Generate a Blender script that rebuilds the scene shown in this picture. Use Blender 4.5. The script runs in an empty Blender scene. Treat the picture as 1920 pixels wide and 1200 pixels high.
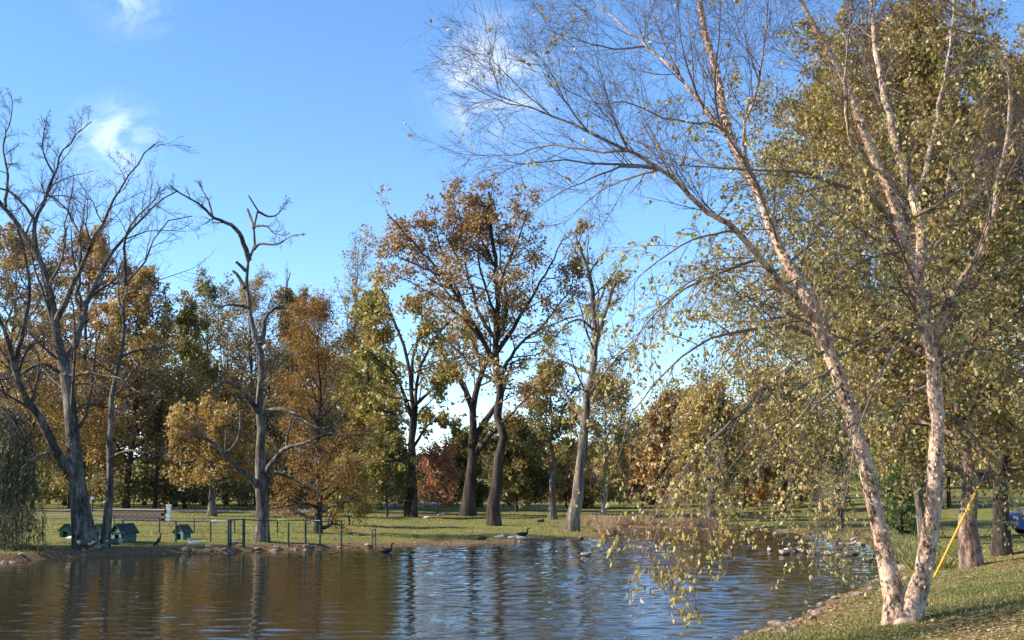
import bpy, bmesh, math, random
import numpy as np
from mathutils import Vector, Matrix

random.seed(7)
rng = np.random.default_rng(11)
sc = bpy.context.scene
COL = sc.collection

# ------------------------------------------------------------------ camera
F = 2318.0                      # focal length in photograph pixels (1920 wide)
HORIZON = 915.0
CAMZ = 2.2
PITCH = math.atan((HORIZON - 600.0) / F)
cd = bpy.data.cameras.new("camera")
cam = bpy.data.objects.new("camera", cd)
COL.objects.link(cam)
cam.location = (0, 0, CAMZ)
cam.rotation_euler = (math.pi / 2 + PITCH, 0, 0)
cd.sensor_width = 36.0
cd.lens = 36.0 * F / 1920.0
cd.clip_start = 0.1
cd.clip_end = 4000
sc.camera = cam

# ------------------------------------------------------------------ sun and sky
SUN_EL = math.radians(31)
SUN_AZ = math.radians(-94)      # clockwise from +Y: from the left, a touch behind the camera
sun_dir = Vector((math.sin(SUN_AZ) * math.cos(SUN_EL), math.cos(SUN_AZ) * math.cos(SUN_EL), math.sin(SUN_EL)))
ld = bpy.data.lights.new("sun", 'SUN')
ld.energy = 5.0
ld.angle = math.radians(0.53)
ld.color = (1.0, 0.90, 0.76)
sun = bpy.data.objects.new("sun", ld)
COL.objects.link(sun)
sun.rotation_euler = (-sun_dir).to_track_quat('-Z', 'Y').to_euler()
sun.location = (-40, -20, 60)

world = bpy.data.worlds.new("World")
sc.world = world
world.use_nodes = True
wn, wl = world.node_tree.nodes, world.node_tree.links
wn.clear()
wout = wn.new('ShaderNodeOutputWorld')
wbg = wn.new('ShaderNodeBackground')
wbg.inputs['Strength'].default_value = 0.15
sky = wn.new('ShaderNodeTexSky')
sky.sky_type = 'NISHITA'
sky.sun_disc = False
sky.sun_elevation = SUN_EL
sky.sun_rotation = SUN_AZ
sky.altitude = 2600
sky.air_density = 1.0
sky.dust_density = 0.0
sky.ozone_density = 2.6
hs = wn.new('ShaderNodeHueSaturation')
hs.inputs['Saturation'].default_value = 1.12
wl.new(sky.outputs['Color'], hs.inputs['Color'])

def raydir(px, py):
    u, v = (px - 960.0) / F, (600.0 - py) / F
    return np.array([u, math.cos(PITCH) - v * math.sin(PITCH), math.sin(PITCH) + v * math.cos(PITCH)])

# a few thin fair-weather clouds, placed by direction in the sky dome
tc = wn.new('ShaderNodeTexCoord')
nz = wn.new('ShaderNodeTexNoise')
nz.inputs['Scale'].default_value = 26.0
nz.inputs['Detail'].default_value = 7.0
nz.inputs['Roughness'].default_value = 0.62
nz.inputs['Distortion'].default_value = 0.9
mp = wn.new('ShaderNodeMapping')
mp.inputs['Scale'].default_value = (1.0, 1.0, 1.5)
wl.new(tc.outputs['Generated'], mp.inputs['Vector'])
wl.new(mp.outputs['Vector'], nz.inputs['Vector'])
acc = None
clouds = [((915, 150), 0.068, 0.85), ((215, 268), 0.048, 0.75), ((240, -25), 0.05, 0.5), ((960, 195), 0.045, 0.6),
          ((2600, 200), 0.08, 0.8), ((-900, 100), 0.09, 0.8)]
for (pp, rad, amp) in clouds:
    d = raydir(*pp); d = d / np.linalg.norm(d)
    sub = wn.new('ShaderNodeVectorMath'); sub.operation = 'DISTANCE'
    wl.new(tc.outputs['Generated'], sub.inputs[0]); sub.inputs[1].default_value = tuple(d)
    mr = wn.new('ShaderNodeMapRange'); mr.interpolation_type = 'SMOOTHSTEP'
    mr.inputs['From Min'].default_value = 0.0; mr.inputs['From Max'].default_value = rad
    mr.inputs['To Min'].default_value = amp; mr.inputs['To Max'].default_value = 0.0
    wl.new(sub.outputs['Value'], mr.inputs['Value'])
    if acc is None:
        acc = mr.outputs['Result']
    else:
        mx = wn.new('ShaderNodeMath'); mx.operation = 'MAXIMUM'
        wl.new(acc, mx.inputs[0]); wl.new(mr.outputs['Result'], mx.inputs[1]); acc = mx.outputs[0]
cm = wn.new('ShaderNodeMapRange'); cm.interpolation_type = 'SMOOTHSTEP'
cm.inputs['From Min'].default_value = 0.34; cm.inputs['From Max'].default_value = 0.72
wl.new(nz.outputs['Fac'], cm.inputs['Value'])
mu = wn.new('ShaderNodeMath'); mu.operation = 'MULTIPLY'
wl.new(cm.outputs['Result'], mu.inputs[0]); wl.new(acc, mu.inputs[1])
cmix = wn.new('ShaderNodeMix'); cmix.data_type = 'RGBA'
cmix.inputs['B'].default_value = (4.0, 4.5, 5.3, 1)
wl.new(mu.outputs[0], cmix.inputs['Factor'])
wl.new(hs.outputs['Color'], cmix.inputs['A'])
wl.new(cmix.outputs['Result'], wbg.inputs['Color'])
wl.new(wbg.outputs[0], wout.inputs['Surface'])

sc.view_settings.view_transform = 'Standard'
sc.view_settings.look = 'None'
sc.view_settings.gamma = 1.0
sc.view_settings.use_curve_mapping = False
sc.view_settings.exposure = 1.04
sc.render.engine = 'CYCLES'
sc.cycles.max_bounces = 6
sc.cycles.diffuse_bounces = 3
sc.cycles.transmission_bounces = 3
sc.cycles.transparent_max_bounces = 6
sc.cycles.use_denoising = True
sc.cycles.sample_clamp_indirect = 6.0

# ------------------------------------------------------------------ materials
MATS = {}
def mat_base(name):
    m = bpy.data.materials.new(name); m.use_nodes = True
    n, l = m.node_tree.nodes, m.node_tree.links
    n.clear()
    out = n.new('ShaderNodeOutputMaterial')
    MATS[name] = m
    return m, n, l, out

def ramp(n, stops):
    r = n.new('ShaderNodeValToRGB')
    e = r.color_ramp.elements
    while len(e) < len(stops): e.new(0.5)
    for i, (p, c) in enumerate(stops):
        e[i].position = p; e[i].color = (c[0], c[1], c[2], 1)
    return r

def noise(n, l, scale, detail=4, rough=0.55, vec=None, mapping=None, dist=0.0):
    t = n.new('ShaderNodeTexNoise')
    t.inputs['Scale'].default_value = scale; t.inputs['Detail'].default_value = detail
    t.inputs['Roughness'].default_value = rough; t.inputs['Distortion'].default_value = dist
    if vec is None:
        c = n.new('ShaderNodeTexCoord'); vec = c.outputs['Object']
    if mapping:
        m = n.new('ShaderNodeMapping'); m.inputs['Scale'].default_value = mapping
        l.new(vec, m.inputs['Vector']); vec = m.outputs['Vector']
    l.new(vec, t.inputs['Vector'])
    return t

def leafmat(name, cols, transl=0.35, objrand=False, gloss=0.045):
    """cols: leaf colours, spread evenly over the per-leaf value 'tone'"""
    m, n, l, out = mat_base(name)
    if objrand:
        a = n.new('ShaderNodeObjectInfo'); fac = a.outputs['Random']
    else:
        a = n.new('ShaderNodeAttribute'); a.attribute_name = 'tone'; fac = a.outputs['Fac']
    k = len(cols)
    r = ramp(n, [(i / (k - 1) if k > 1 else 0, c) for i, c in enumerate(cols)])
    l.new(fac, r.inputs['Fac'])
    d = n.new('ShaderNodeBsdfDiffuse'); t = n.new('ShaderNodeBsdfTranslucent'); g = n.new('ShaderNodeBsdfGlossy')
    g.inputs['Roughness'].default_value = 0.55
    g.inputs['Color'].default_value = (0.9, 0.9, 0.9, 1)
    l.new(r.outputs['Color'], d.inputs['Color'])
    br = n.new('ShaderNodeMix'); br.data_type = 'RGBA'; br.blend_type = 'MULTIPLY'
    br.inputs['Factor'].default_value = 1.0
    br.inputs['B'].default_value = (1.25, 1.15, 0.55, 1)
    l.new(r.outputs['Color'], br.inputs['A']); l.new(br.outputs['Result'], t.inputs['Color'])
    mx = n.new('ShaderNodeMixShader'); mx.inputs[0].default_value = transl
    l.new(d.outputs[0], mx.inputs[1]); l.new(t.outputs[0], mx.inputs[2])
    m2 = n.new('ShaderNodeMixShader')
    m2.inputs[0].default_value = gloss; l.new(mx.outputs[0], m2.inputs[1]); l.new(g.outputs[0], m2.inputs[2])
    l.new(m2.outputs[0], out.inputs['Surface'])
    return m

def barkmat(name, cols, scale=3.0, stretch=(1, 1, 0.25), bump=0.6, rough=0.9, fine=22.0):
    m, n, l, out = mat_base(name)
    b = n.new('ShaderNodeBsdfPrincipled')
    b.inputs['Roughness'].default_value = rough
    b.inputs['Specular IOR Level'].default_value = 0.2
    a = noise(n, l, scale, 5, 0.6, mapping=stretch, dist=0.4)
    f = noise(n, l, fine, 4, 0.6, mapping=stretch)
    ad = n.new('ShaderNodeMath'); ad.operation = 'MULTIPLY_ADD'
    ad.inputs[1].default_value = 0.45
    l.new(f.outputs['Fac'], ad.inputs[0])
    sc_ = n.new('ShaderNodeMath'); sc_.operation = 'MULTIPLY'; sc_.inputs[1].default_value = 0.6
    l.new(a.outputs['Fac'], sc_.inputs[0]); l.new(sc_.outputs[0], ad.inputs[2])
    k = len(cols)
    r = ramp(n, [(0.42 + 0.22 * i / (k - 1), c) for i, c in enumerate(cols)])
    l.new(ad.outputs[0], r.inputs['Fac'])
    l.new(r.outputs['Color'], b.inputs['Base Color'])
    bp = n.new('ShaderNodeBump'); bp.inputs['Strength'].default_value = bump; bp.inputs['Distance'].default_value = 0.03
    l.new(ad.outputs[0], bp.inputs['Height']); l.new(bp.outputs[0], b.inputs['Normal'])
    l.new(b.outputs[0], out.inputs['Surface'])
    return m

def plainmat(name, col, rough=0.6, var=0.25, scale=8.0, metallic=0.0, spec=0.4, bump=0.0):
    m, n, l, out = mat_base(name)
    b = n.new('ShaderNodeBsdfPrincipled')
    b.inputs['Roughness'].default_value = rough; b.inputs['Metallic'].default_value = metallic
    b.inputs['Specular IOR Level'].default_value = spec
    t = noise(n, l, scale, 5, 0.6)
    lo = tuple(c * (1 - var) for c in col); hi = tuple(min(1, c * (1 + var)) for c in col)
    r = ramp(n, [(0.3, lo), (0.7, hi)])
    l.new(t.outputs['Fac'], r.inputs['Fac']); l.new(r.outputs['Color'], b.inputs['Base Color'])
    if bump:
        bp = n.new('ShaderNodeBump'); bp.inputs['Strength'].default_value = bump; bp.inputs['Distance'].default_value = 0.02
        l.new(t.outputs['Fac'], bp.inputs['Height']); l.new(bp.outputs[0], b.inputs['Normal'])
    l.new(b.outputs[0], out.inputs['Surface'])
    return m

M_bark_grey = barkmat("bark_grey", [(0.035, 0.028, 0.022), (0.105, 0.088, 0.07), (0.25, 0.22, 0.185)], 3.2, bump=1.0)
M_bark_pale = barkmat("bark_pale", [(0.14, 0.11, 0.085), (0.36, 0.30, 0.24), (0.56, 0.49, 0.41)], 1.6, (1, 1, 0.35))
M_bark_red = barkmat("bark_red_brown", [(0.05, 0.032, 0.025), (0.19, 0.12, 0.09), (0.36, 0.25, 0.19)], 4.0, (1, 1, 0.35), 1.0)
M_bark_dark = barkmat("bark_dark", [(0.018, 0.014, 0.011), (0.05, 0.039, 0.031), (0.10, 0.08, 0.066)], 2.6)
M_bark_furrow = barkmat("bark_furrowed", [(0.045, 0.035, 0.028), (0.16, 0.13, 0.105), (0.31, 0.265, 0.22)], 3.5, (1, 1, 0.12), 1.0)
M_twig_grey = plainmat("twig_grey", (0.085, 0.07, 0.06), 0.9, 0.3)
M_twig_birch = plainmat("twig_birch", (0.105, 0.066, 0.060), 0.8, 0.35)
M_limb_birch = plainmat("limb_birch", (0.17, 0.135, 0.105), 0.8, 0.45, 5.0)
def bark_birch():
    m, n, l, out = mat_base("bark_river_birch")
    b = n.new('ShaderNodeBsdfPrincipled'); b.inputs['Roughness'].default_value = 0.85
    b.inputs['Specular IOR Level'].default_value = 0.25
    a = noise(n, l, 5.0, 6, 0.65, mapping=(1, 1, 0.55), dist=0.8)
    f = noise(n, l, 26.0, 5, 0.65, mapping=(1, 1, 0.5), dist=0.6)
    c = noise(n, l, 1.6, 3, 0.5)
    s1 = n.new('ShaderNodeMath'); s1.operation = 'MULTIPLY_ADD'; s1.inputs[1].default_value = 0.5
    l.new(a.outputs['Fac'], s1.inputs[0])
    s2 = n.new('ShaderNodeMath'); s2.operation = 'MULTIPLY'; s2.inputs[1].default_value = 0.5
    l.new(f.outputs['Fac'], s2.inputs[0]); l.new(s2.outputs[0], s1.inputs[2])
    r = ramp(n, [(0.39, (0.05, 0.034, 0.028)), (0.445, (0.24, 0.155, 0.11)), (0.49, (0.50, 0.33, 0.23)), (0.55, (0.66, 0.47, 0.35)), (0.62, (0.80, 0.68, 0.56))])
    l.new(s1.outputs[0], r.inputs['Fac'])
    r2 = ramp(n, [(0.35, (0.78, 0.80, 0.80)), (0.65, (1.0, 0.95, 0.90))])
    l.new(c.outputs['Fac'], r2.inputs['Fac'])
    mm = n.new('ShaderNodeMix'); mm.data_type = 'RGBA'; mm.blend_type = 'MULTIPLY'; mm.inputs['Factor'].default_value = 1.0
    l.new(r.outputs['Color'], mm.inputs['A']); l.new(r2.outputs['Color'], mm.inputs['B'])
    l.new(mm.outputs['Result'], b.inputs['Base Color'])
    bp = n.new('ShaderNodeBump'); bp.inputs['Strength'].default_value = 0.9; bp.inputs['Distance'].default_value = 0.02
    l.new(s1.outputs[0], bp.inputs['Height']); l.new(bp.outputs[0], b.inputs['Normal'])
    l.new(b.outputs[0], out.inputs['Surface'])
    return m
M_bark_birch = bark_birch()
M_flake = leafmat("birch_bark_flake", [(0.26, 0.16, 0.12), (0.56, 0.38, 0.27), (0.76, 0.60, 0.47)], 0.2)

OLIVE = [(0.14, 0.14, 0.036), (0.26, 0.225, 0.058), (0.39, 0.305, 0.095), (0.37, 0.22, 0.07), (0.50, 0.41, 0.17)]
M_leaf_birch = leafmat("leaf_birch", [(0.20, 0.19, 0.05), (0.36, 0.32, 0.085), (0.50, 0.43, 0.15), (0.40, 0.26, 0.085), (0.64, 0.55, 0.26)], 0.42)
M_leaf_birch_single = leafmat("leaf_birch_single", [(0.22, 0.20, 0.05), (0.38, 0.33, 0.09), (0.52, 0.43, 0.13), (0.42, 0.25, 0.07), (0.60, 0.50, 0.22)], 0.4, objrand=True)
M_leaf_olive = leafmat("leaf_olive_gold", OLIVE)
M_leaf_bank = leafmat("leaf_bank_birch", [(0.12, 0.115, 0.03), (0.22, 0.18, 0.048), (0.33, 0.25, 0.075), (0.32, 0.18, 0.06), (0.44, 0.35, 0.14), (0.17, 0.17, 0.045)], 0.36)
M_leaf_gold = leafmat("leaf_gold_brown", [(0.14, 0.11, 0.036), (0.23, 0.165, 0.055), (0.34, 0.23, 0.07), (0.29, 0.17, 0.06), (0.40, 0.285, 0.11)], 0.42)
M_leaf_rust = leafmat("leaf_rust_brown", [(0.17, 0.095, 0.04), (0.29, 0.165, 0.065), (0.38, 0.225, 0.09), (0.26, 0.175, 0.06), (0.44, 0.29, 0.14)], 0.4)
M_leaf_cypress = leafmat("leaf_cypress_orange", [(0.15, 0.08, 0.014), (0.26, 0.135, 0.02), (0.33, 0.165, 0.024), (0.20, 0.125, 0.025)])
M_leaf_brown = leafmat("leaf_faded_brown", [(0.17, 0.125, 0.06), (0.26, 0.19, 0.085), (0.33, 0.225, 0.095)], 0.4)
M_leaf_green = leafmat("leaf_dull_green", [(0.085, 0.09, 0.028), (0.14, 0.14, 0.042), (0.21, 0.185, 0.055), (0.27, 0.20, 0.07)], 0.42)
M_leaf_fresh = leafmat("leaf_fresh_green", [(0.06, 0.10, 0.018), (0.11, 0.17, 0.03), (0.17, 0.23, 0.045)])
M_leaf_yellowgreen = leafmat("leaf_yellow_green", [(0.14, 0.14, 0.03), (0.24, 0.22, 0.05), (0.35, 0.29, 0.075), (0.38, 0.25, 0.07)])
M_leaf_red = leafmat("leaf_red", [(0.30, 0.13, 0.075), (0.40, 0.19, 0.11), (0.34, 0.20, 0.12)])
M_leaf_orange = leafmat("leaf_orange", [(0.34, 0.13, 0.02), (0.45, 0.19, 0.03), (0.33, 0.17, 0.03)])
M_leaf_willow = leafmat("leaf_willow_shade_tint", [(0.03, 0.045, 0.015), (0.055, 0.075, 0.024), (0.10, 0.115, 0.04)], 0.25)  # greens darkened to stand in for shade from trees past the left edge
M_leaf_haze = leafmat("leaf_far_haze_tint", [(0.15, 0.145, 0.085), (0.21, 0.18, 0.095), (0.27, 0.20, 0.10), (0.18, 0.18, 0.12)])  # distance haze is mixed into these greyed leaf colours
M_litter = leafmat("leaf_litter", [(0.16, 0.085, 0.035), (0.30, 0.18, 0.075), (0.42, 0.29, 0.14), (0.24, 0.13, 0.06), (0.50, 0.38, 0.20)], 0.1)
M_grass_blade = leafmat("grass_blade", [(0.075, 0.095, 0.02), (0.13, 0.15, 0.032), (0.20, 0.195, 0.05), (0.32, 0.25, 0.10)], 0.3)
M_stone = plainmat("shore_stone", (0.25, 0.185, 0.13), 0.9, 0.6, 3.0, bump=0.8)

# ------------------------------------------------------------------ geometry helpers
def nrm(a):
    return a / np.maximum(np.linalg.norm(a, axis=-1, keepdims=True), 1e-9)

def at(px, py, depth):
    d = raydir(px, py)
    s = depth / d[1]
    return np.array([d[0] * s, depth, CAMZ + d[2] * s])

def tag(o, label=None, cat=None, group=None, kind=None):
    if label: o['label'] = label
    if cat: o['category'] = cat
    if group: o['group'] = group
    if kind: o['kind'] = kind
    return o

def empty(name, loc, label=None, cat=None, group=None, rz=0.0):
    o = bpy.data.objects.new(name, None); COL.objects.link(o)
    o.location = tuple(float(c) for c in loc); o.rotation_euler = (0, 0, rz)
    o.empty_display_size = 0.3
    return tag(o, label, cat, group)

def raw_mesh(name, V, loops, starts, totals, tone=None, smooth=False):
    me = bpy.data.meshes.new(name)
    V = np.ascontiguousarray(V, dtype=np.float32)
    me.vertices.add(len(V)); me.vertices.foreach_set('co', V.ravel())
    me.loops.add(len(loops)); me.loops.foreach_set('vertex_index', np.ascontiguousarray(loops, dtype=np.int32))
    me.polygons.add(len(starts))
    me.polygons.foreach_set('loop_start', np.ascontiguousarray(starts, dtype=np.int32))
    me.polygons.foreach_set('loop_total', np.ascontiguousarray(totals, dtype=np.int32))
    me.polygons.foreach_set('use_smooth', np.full(len(starts), smooth, dtype=bool))
    me.update(calc_edges=True)
    if tone is not None:
        at_ = me.attributes.new('tone', 'FLOAT', 'FACE')
        at_.data.foreach_set('value', np.ascontiguousarray(tone, dtype=np.float32))
    return me

def quad_mesh(name, V, Q, tone=None, smooth=False):
    n = len(Q); k = Q.shape[1]
    return raw_mesh(name, V, Q.ravel(), np.arange(n) * k, np.full(n, k), tone, smooth)

def link(name, me, mat, parent=None, kind=None):
    o = bpy.data.objects.new(name, me); COL.objects.link(o)
    if mat and not len(me.materials): me.materials.append(mat)
    if parent:
        o.parent = parent
    if kind: o['kind'] = kind
    return o

def local(V, origin):
    return V - np.asarray(origin)[None, :]

def resample(pts, K):
    p = np.asarray(pts, float)
    if len(p) == 2:
        t = np.linspace(0, 1, K)[:, None]
        return p[0] * (1 - t) + p[1] * t
    e = np.vstack([2 * p[0] - p[1], p, 2 * p[-1] - p[-2]])
    out = []
    for i in range(len(p) - 1):
        a, b, c, d = e[i], e[i + 1], e[i + 2], e[i + 3]
        for t in np.linspace(0, 1, 8, endpoint=False):
            out.append(0.5 * ((2 * b) + (-a + c) * t + (2 * a - 5 * b + 4 * c - d) * t * t + (-a + 3 * b - 3 * c + d) * t ** 3))
    out.append(p[-1]); out = np.array(out)
    s = np.concatenate([[0], np.cumsum(np.linalg.norm(np.diff(out, axis=0), axis=1))])
    q = np.linspace(0, s[-1], K)
    return np.stack([np.interp(q, s, out[:, j]) for j in range(out.shape[1])], axis=1)

def tubes(P, R, S):
    """P (N,K,3), R (N,K) -> verts, quads"""
    N, K, _ = P.shape
    T = np.empty_like(P)
    T[:, 1:-1] = P[:, 2:] - P[:, :-2]; T[:, 0] = P[:, 1] - P[:, 0]; T[:, -1] = P[:, -1] - P[:, -2]
    T = nrm(T)
    ref = np.cross(T[:, 0], T[:, -1])
    small = np.linalg.norm(ref, axis=1) < 0.15
    alt = np.where(np.abs(T[:, 0, 2:3]) > 0.8, np.array([[1.0, 0.2, 0]]), np.array([[0, 0.1, 1.0]]))
    ref[small] = np.cross(T[:, 0], alt)[small]
    ref = nrm(ref)[:, None, :]
    U = nrm(ref - (ref * T).sum(-1, keepdims=True) * T)
    W = np.cross(T, U)
    a = np.arange(S) * (2 * math.pi / S)
    V = P[:, :, None, :] + R[:, :, None, None] * (np.cos(a)[None, None, :, None] * U[:, :, None, :] + np.sin(a)[None, None, :, None] * W[:, :, None, :])
    idx = np.arange(N * K * S).reshape(N, K, S)
    q = np.stack([idx[:, :-1, :], np.roll(idx[:, :-1, :], -1, 2), np.roll(idx[:, 1:, :], -1, 2), idx[:, 1:, :]], axis=-1)
    return V.reshape(-1, 3), q.reshape(-1, 4)

def join(parts):
    Vs, Qs, o = [], [], 0
    for V, Q in parts:
        Vs.append(V); Qs.append(Q + o); o += len(V)
    return np.vstack(Vs), np.vstack(Qs)

def spawn(P, R, n, t0, ang, lfac, K=5, trop=0.0, wander=0.12, rr=0.55, tip=0.25, asd=0.25, labs=None, taper=0.55, rmax=9, rmin=0.002, t1=1.0, flat=None):
    """children of a batch of branches"""
    N, Kp, _ = P.shape
    M = N * n
    pi = np.repeat(np.arange(N), n)
    t = (np.tile(np.arange(n), N) + rng.random(M)) / n
    t = t0 + (t1 - t0) * t
    x = t * (Kp - 1); i = np.minimum(x.astype(int), Kp - 2); f = (x - i)[:, None]
    A, B = P[pi, i], P[pi, i + 1]
    pos = A * (1 - f) + B * f
    T = nrm(B - A)
    r = R[pi, i] * (1 - f[:, 0]) + R[pi, i + 1] * f[:, 0]
    rv = rng.normal(size=(M, 3))
    if flat is not None: rv[:, 2] *= flat
    U = nrm(rv - (rv * T).sum(-1, keepdims=True) * T)
    an = ang + rng.normal(size=M) * asd
    D = nrm(np.cos(an)[:, None] * T + np.sin(an)[:, None] * U)
    plen = np.linalg.norm(np.diff(P, axis=1), axis=2).sum(1)[pi]
    L = (labs if labs is not None else lfac * plen) * (1 - taper * (t - t0) / max(1e-6, 1 - t0)) * (0.6 + 0.8 * rng.random(M))
    out = np.empty((M, K, 3)); out[:, 0] = pos
    step = (L / (K - 1))[:, None]
    for k in range(1, K):
        D = nrm(D + rng.normal(size=(M, 3)) * wander + np.array([0, 0, trop]))
        out[:, k] = out[:, k - 1] + D * step
    r0 = np.clip(r * rr, rmin, rmax)
    w = np.linspace(1, tip, K)[None, :]
    return out, np.maximum(r0[:, None] * w, rmin * 0.6)

def leaf_quads(c, size, droop=0.0, aspect=0.62, fold=False, tri=False):
    """one leaf per position: a pointed, slightly folded blade"""
    M = len(c)
    a = rng.normal(size=(M, 3)); a[:, 2] -= droop; a = nrm(a)
    b = rng.normal(size=(M, 3)); b = nrm(b - (b * a).sum(-1, keepdims=True) * a)
    nn = np.cross(a, b)
    L = (size * (0.5 + 0.95 * rng.random(M)))[:, None]
    W = L * aspect * 0.5
    if tri:
        V = np.stack([c + b * W * 0.9, c + a * L * 1.02, c - b * W * 1.05 + a * L * 0.15], axis=1)
        return V.reshape(-1, 3), np.arange(M * 3).reshape(M, 3), M
    if not fold:
        V = np.stack([c, c + a * L * 0.45 + b * W, c + a * L, c + a * L * 0.5 - b * W], axis=1)
        return V.reshape(-1, 3), np.arange(M * 4).reshape(M, 4), M
    up = nn * L * 0.12
    V = np.stack([c, c + a * L * 0.22 + b * W * 0.85 + up * 0.8, c + a * L * 0.55 + b * W * 0.9 + up, c + a * L - nn * L * 0.08,
                  c + a * L * 0.55 - b * W * 0.9 + up, c + a * L * 0.22 - b * W * 0.85 + up * 0.8], axis=1)
    i = np.arange(M)[:, None] * 6
    Q = np.concatenate([i + np.array([[0, 1, 2, 3]]), i + np.array([[0, 3, 4, 5]])], axis=1).reshape(-1, 4)
    return V.reshape(-1, 3), Q, M

def on_twigs(P, n, t0=0.15, jit=0.05):
    N, K, _ = P.shape
    M = N * n
    pi = np.repeat(np.arange(N), n)
    x = (t0 + (1 - t0) * rng.random(M)) * (K - 1)
    i = np.minimum(x.astype(int), K - 2); f = (x - i)[:, None]
    return P[pi, i] * (1 - f) + P[pi, i + 1] * f + rng.normal(size=(M, 3)) * jit

def tones(c, scale, mix=0.55, bias=0.0):
    """per-leaf colour value: part random, part by neighbourhood so that sprays differ"""
    ph = rng.random(6) * 6.28
    q = c / scale
    w = (np.sin(q[:, 0] * 1.7 + ph[0] + 1.3 * np.sin(q[:, 2] * 1.1 + ph[1])) + np.sin(q[:, 1] * 1.3 + ph[2] + q[:, 2] * 0.7) + np.sin(q[:, 2] * 1.9 + ph[3] - q[:, 0])) / 3
    return np.clip(0.5 + bias + 0.42 * w * (1 - mix) * 2 + (rng.random(len(c)) - 0.5) * mix * 1.6, 0, 1)

def crown_obj(parent, org, c, size, mat, droop=0.2, aspect=0.62, fold=False, tscale=1.5, mix=0.55, name='crown', bias=0.0, tri=True):
    V, Q, M = leaf_quads(c, size, droop, aspect, fold, tri and not fold)
    tn = tones(c, tscale, mix, bias)
    if fold: tn = np.repeat(tn, 2)
    return link(name, quad_mesh(name, local(V, org), Q, tn, False), mat, parent, 'stuff')

def tube_obj(name, parent, org, batches, mat, kind=None, smooth=True):
    V, Q = join([tubes(P, R, S) for P, R, S in batches])
    return link(name, quad_mesh(name, local(V, org), Q, None, smooth), mat, parent, kind)

# ------------------------------------------------------------------ terrain
def plane_pt(px, py, z=0.0):
    d = raydir(px, py); s = (z - CAMZ) / d[2]
    return d * s + np.array([0, 0, CAMZ])

shore_px = [(0, 1056), (60, 1050), (110, 1046), (200, 1043), (260, 1041), (330, 1039), (420, 1038), (470, 1034), (550, 1031), (610, 1029), (655, 1027),
            (760, 1023), (840, 1021), (900, 1020), (1000, 1016), (1090, 1011), (1150, 1007), (1172, 1003), (1160, 998), (1130, 995),
            (1180, 989), (1260, 990), (1310, 991), (1390, 992), (1440, 996), (1500, 1001), (1560, 1008), (1610, 1016), (1650, 1024),
            (1672, 1040), (1678, 1062), (1650, 1085), (1606, 1108), (1570, 1122), (1532, 1146), (1500, 1156), (1470, 1174), (1430, 1186), (1390, 1197), (1340, 1222)]
POND = [tuple(plane_pt(*p)[:2]) for p in shore_px]
POND += [(2.0, 14.0), (0.5, 10.5), (-6, 6.5), (-20, 4), (-60, 6), (-75, 30), (-40, 36)]
POND = np.array(POND)

def pond_sd(x, y):
    """signed distance to the pond outline: positive on land"""
    x = np.asarray(x, float); y = np.asarray(y, float)
    a = POND; b = np.roll(POND, -1, 0)
    best = np.full(x.shape, 1e9); inside = np.zeros(x.shape, bool)
    for (ax, ay), (bx, by) in zip(a, b):
        ex, ey = bx - ax, by - ay
        t = np.clip(((x - ax) * ex + (y - ay) * ey) / (ex * ex + ey * ey), 0, 1)
        d = np.hypot(x - ax - t * ex, y - ay - t * ey)
        best = np.minimum(best, d)
        c = ((ay > y) != (by > y)) & (x < (bx - ax) * (y - ay) / (by - ay + 1e-12) + ax)
        inside ^= c
    return np.where(inside, -best, best)

def sm(t):
    t = np.clip(t, 0, 1); return t * t * (3 - 2 * t)

def height(x, y):
    x = np.asarray(x, float); y = np.asarray(y, float)
    wob = 0.12 * np.sin(x * 2.3 + 1.7 * np.sin(y * 1.9)) + 0.09 * np.sin(y * 3.1 + x * 1.1)
    d = pond_sd(x, y) + wob * np.clip(1.0 - np.abs(pond_sd(x, y)) / 3, 0, 1)
    near = sm((44 - y) / 14) * sm((x + 12) / 10)
    o = np.maximum(d, 0)
    land = 0.10 * sm(o / 0.35) + 0.11 * sm((-4 - x) / 6) * sm(o / 0.5) * sm((y - 25) / 8) + near * (0.45 * sm(o / 4.5) + 0.02 * np.minimum(o, 30)) + (1 - near) * (0.12 * sm(o / 3.0) + 0.0075 * np.maximum(o - 2, 0))
    land = land + 0.022 * np.maximum(y - 125, 0) * sm((y - 125) / 80) * 0.9
    land = land + 0.9 * sm((x - 10) / 25) * sm((y - 68) / 35)
    land = land + (0.02 * np.sin(x * 1.3 + 0.6 * y) + 0.02 * np.sin(y * 1.7 - x * 0.5) + 0.012 * np.sin(3.1 * x + 2.3 * y)) * sm(o / 1.5)
    bed = -0.9 * sm(-d / 2.5) - 0.02
    return np.where(d > 0, land, bed)

def axis(lo, hi, dense_lo, dense_hi, step, growth=1.13):
    v = list(np.arange(dense_lo, dense_hi + 1e-6, step))
    s = step; a = v[-1]
    while a < hi: s *= growth; a += s; v.append(a)
    s = step; a = v[0]; w = []
    while a > lo: s *= growth; a -= s; w.append(a)
    return np.array(w[::-1] + v)

gx = axis(-900, 900, -26, 22, 0.28); gy = axis(-200, 1600, 10, 70, 0.30)
GX, GY = np.meshgrid(gx, gy)
GZ = height(GX, GY)
nx, ny = len(gx), len(gy)
ii = np.arange(nx * ny).reshape(ny, nx)
Q = np.stack([ii[:-1, :-1], ii[:-1, 1:], ii[1:, 1:], ii[1:, :-1]], -1).reshape(-1, 4)
ground_me = quad_mesh('ground', np.stack([GX, GY, GZ], -1).reshape(-1, 3), Q, None, True)

def H(x, y):
    return float(height(np.array([x]), np.array([y]))[0])

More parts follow.
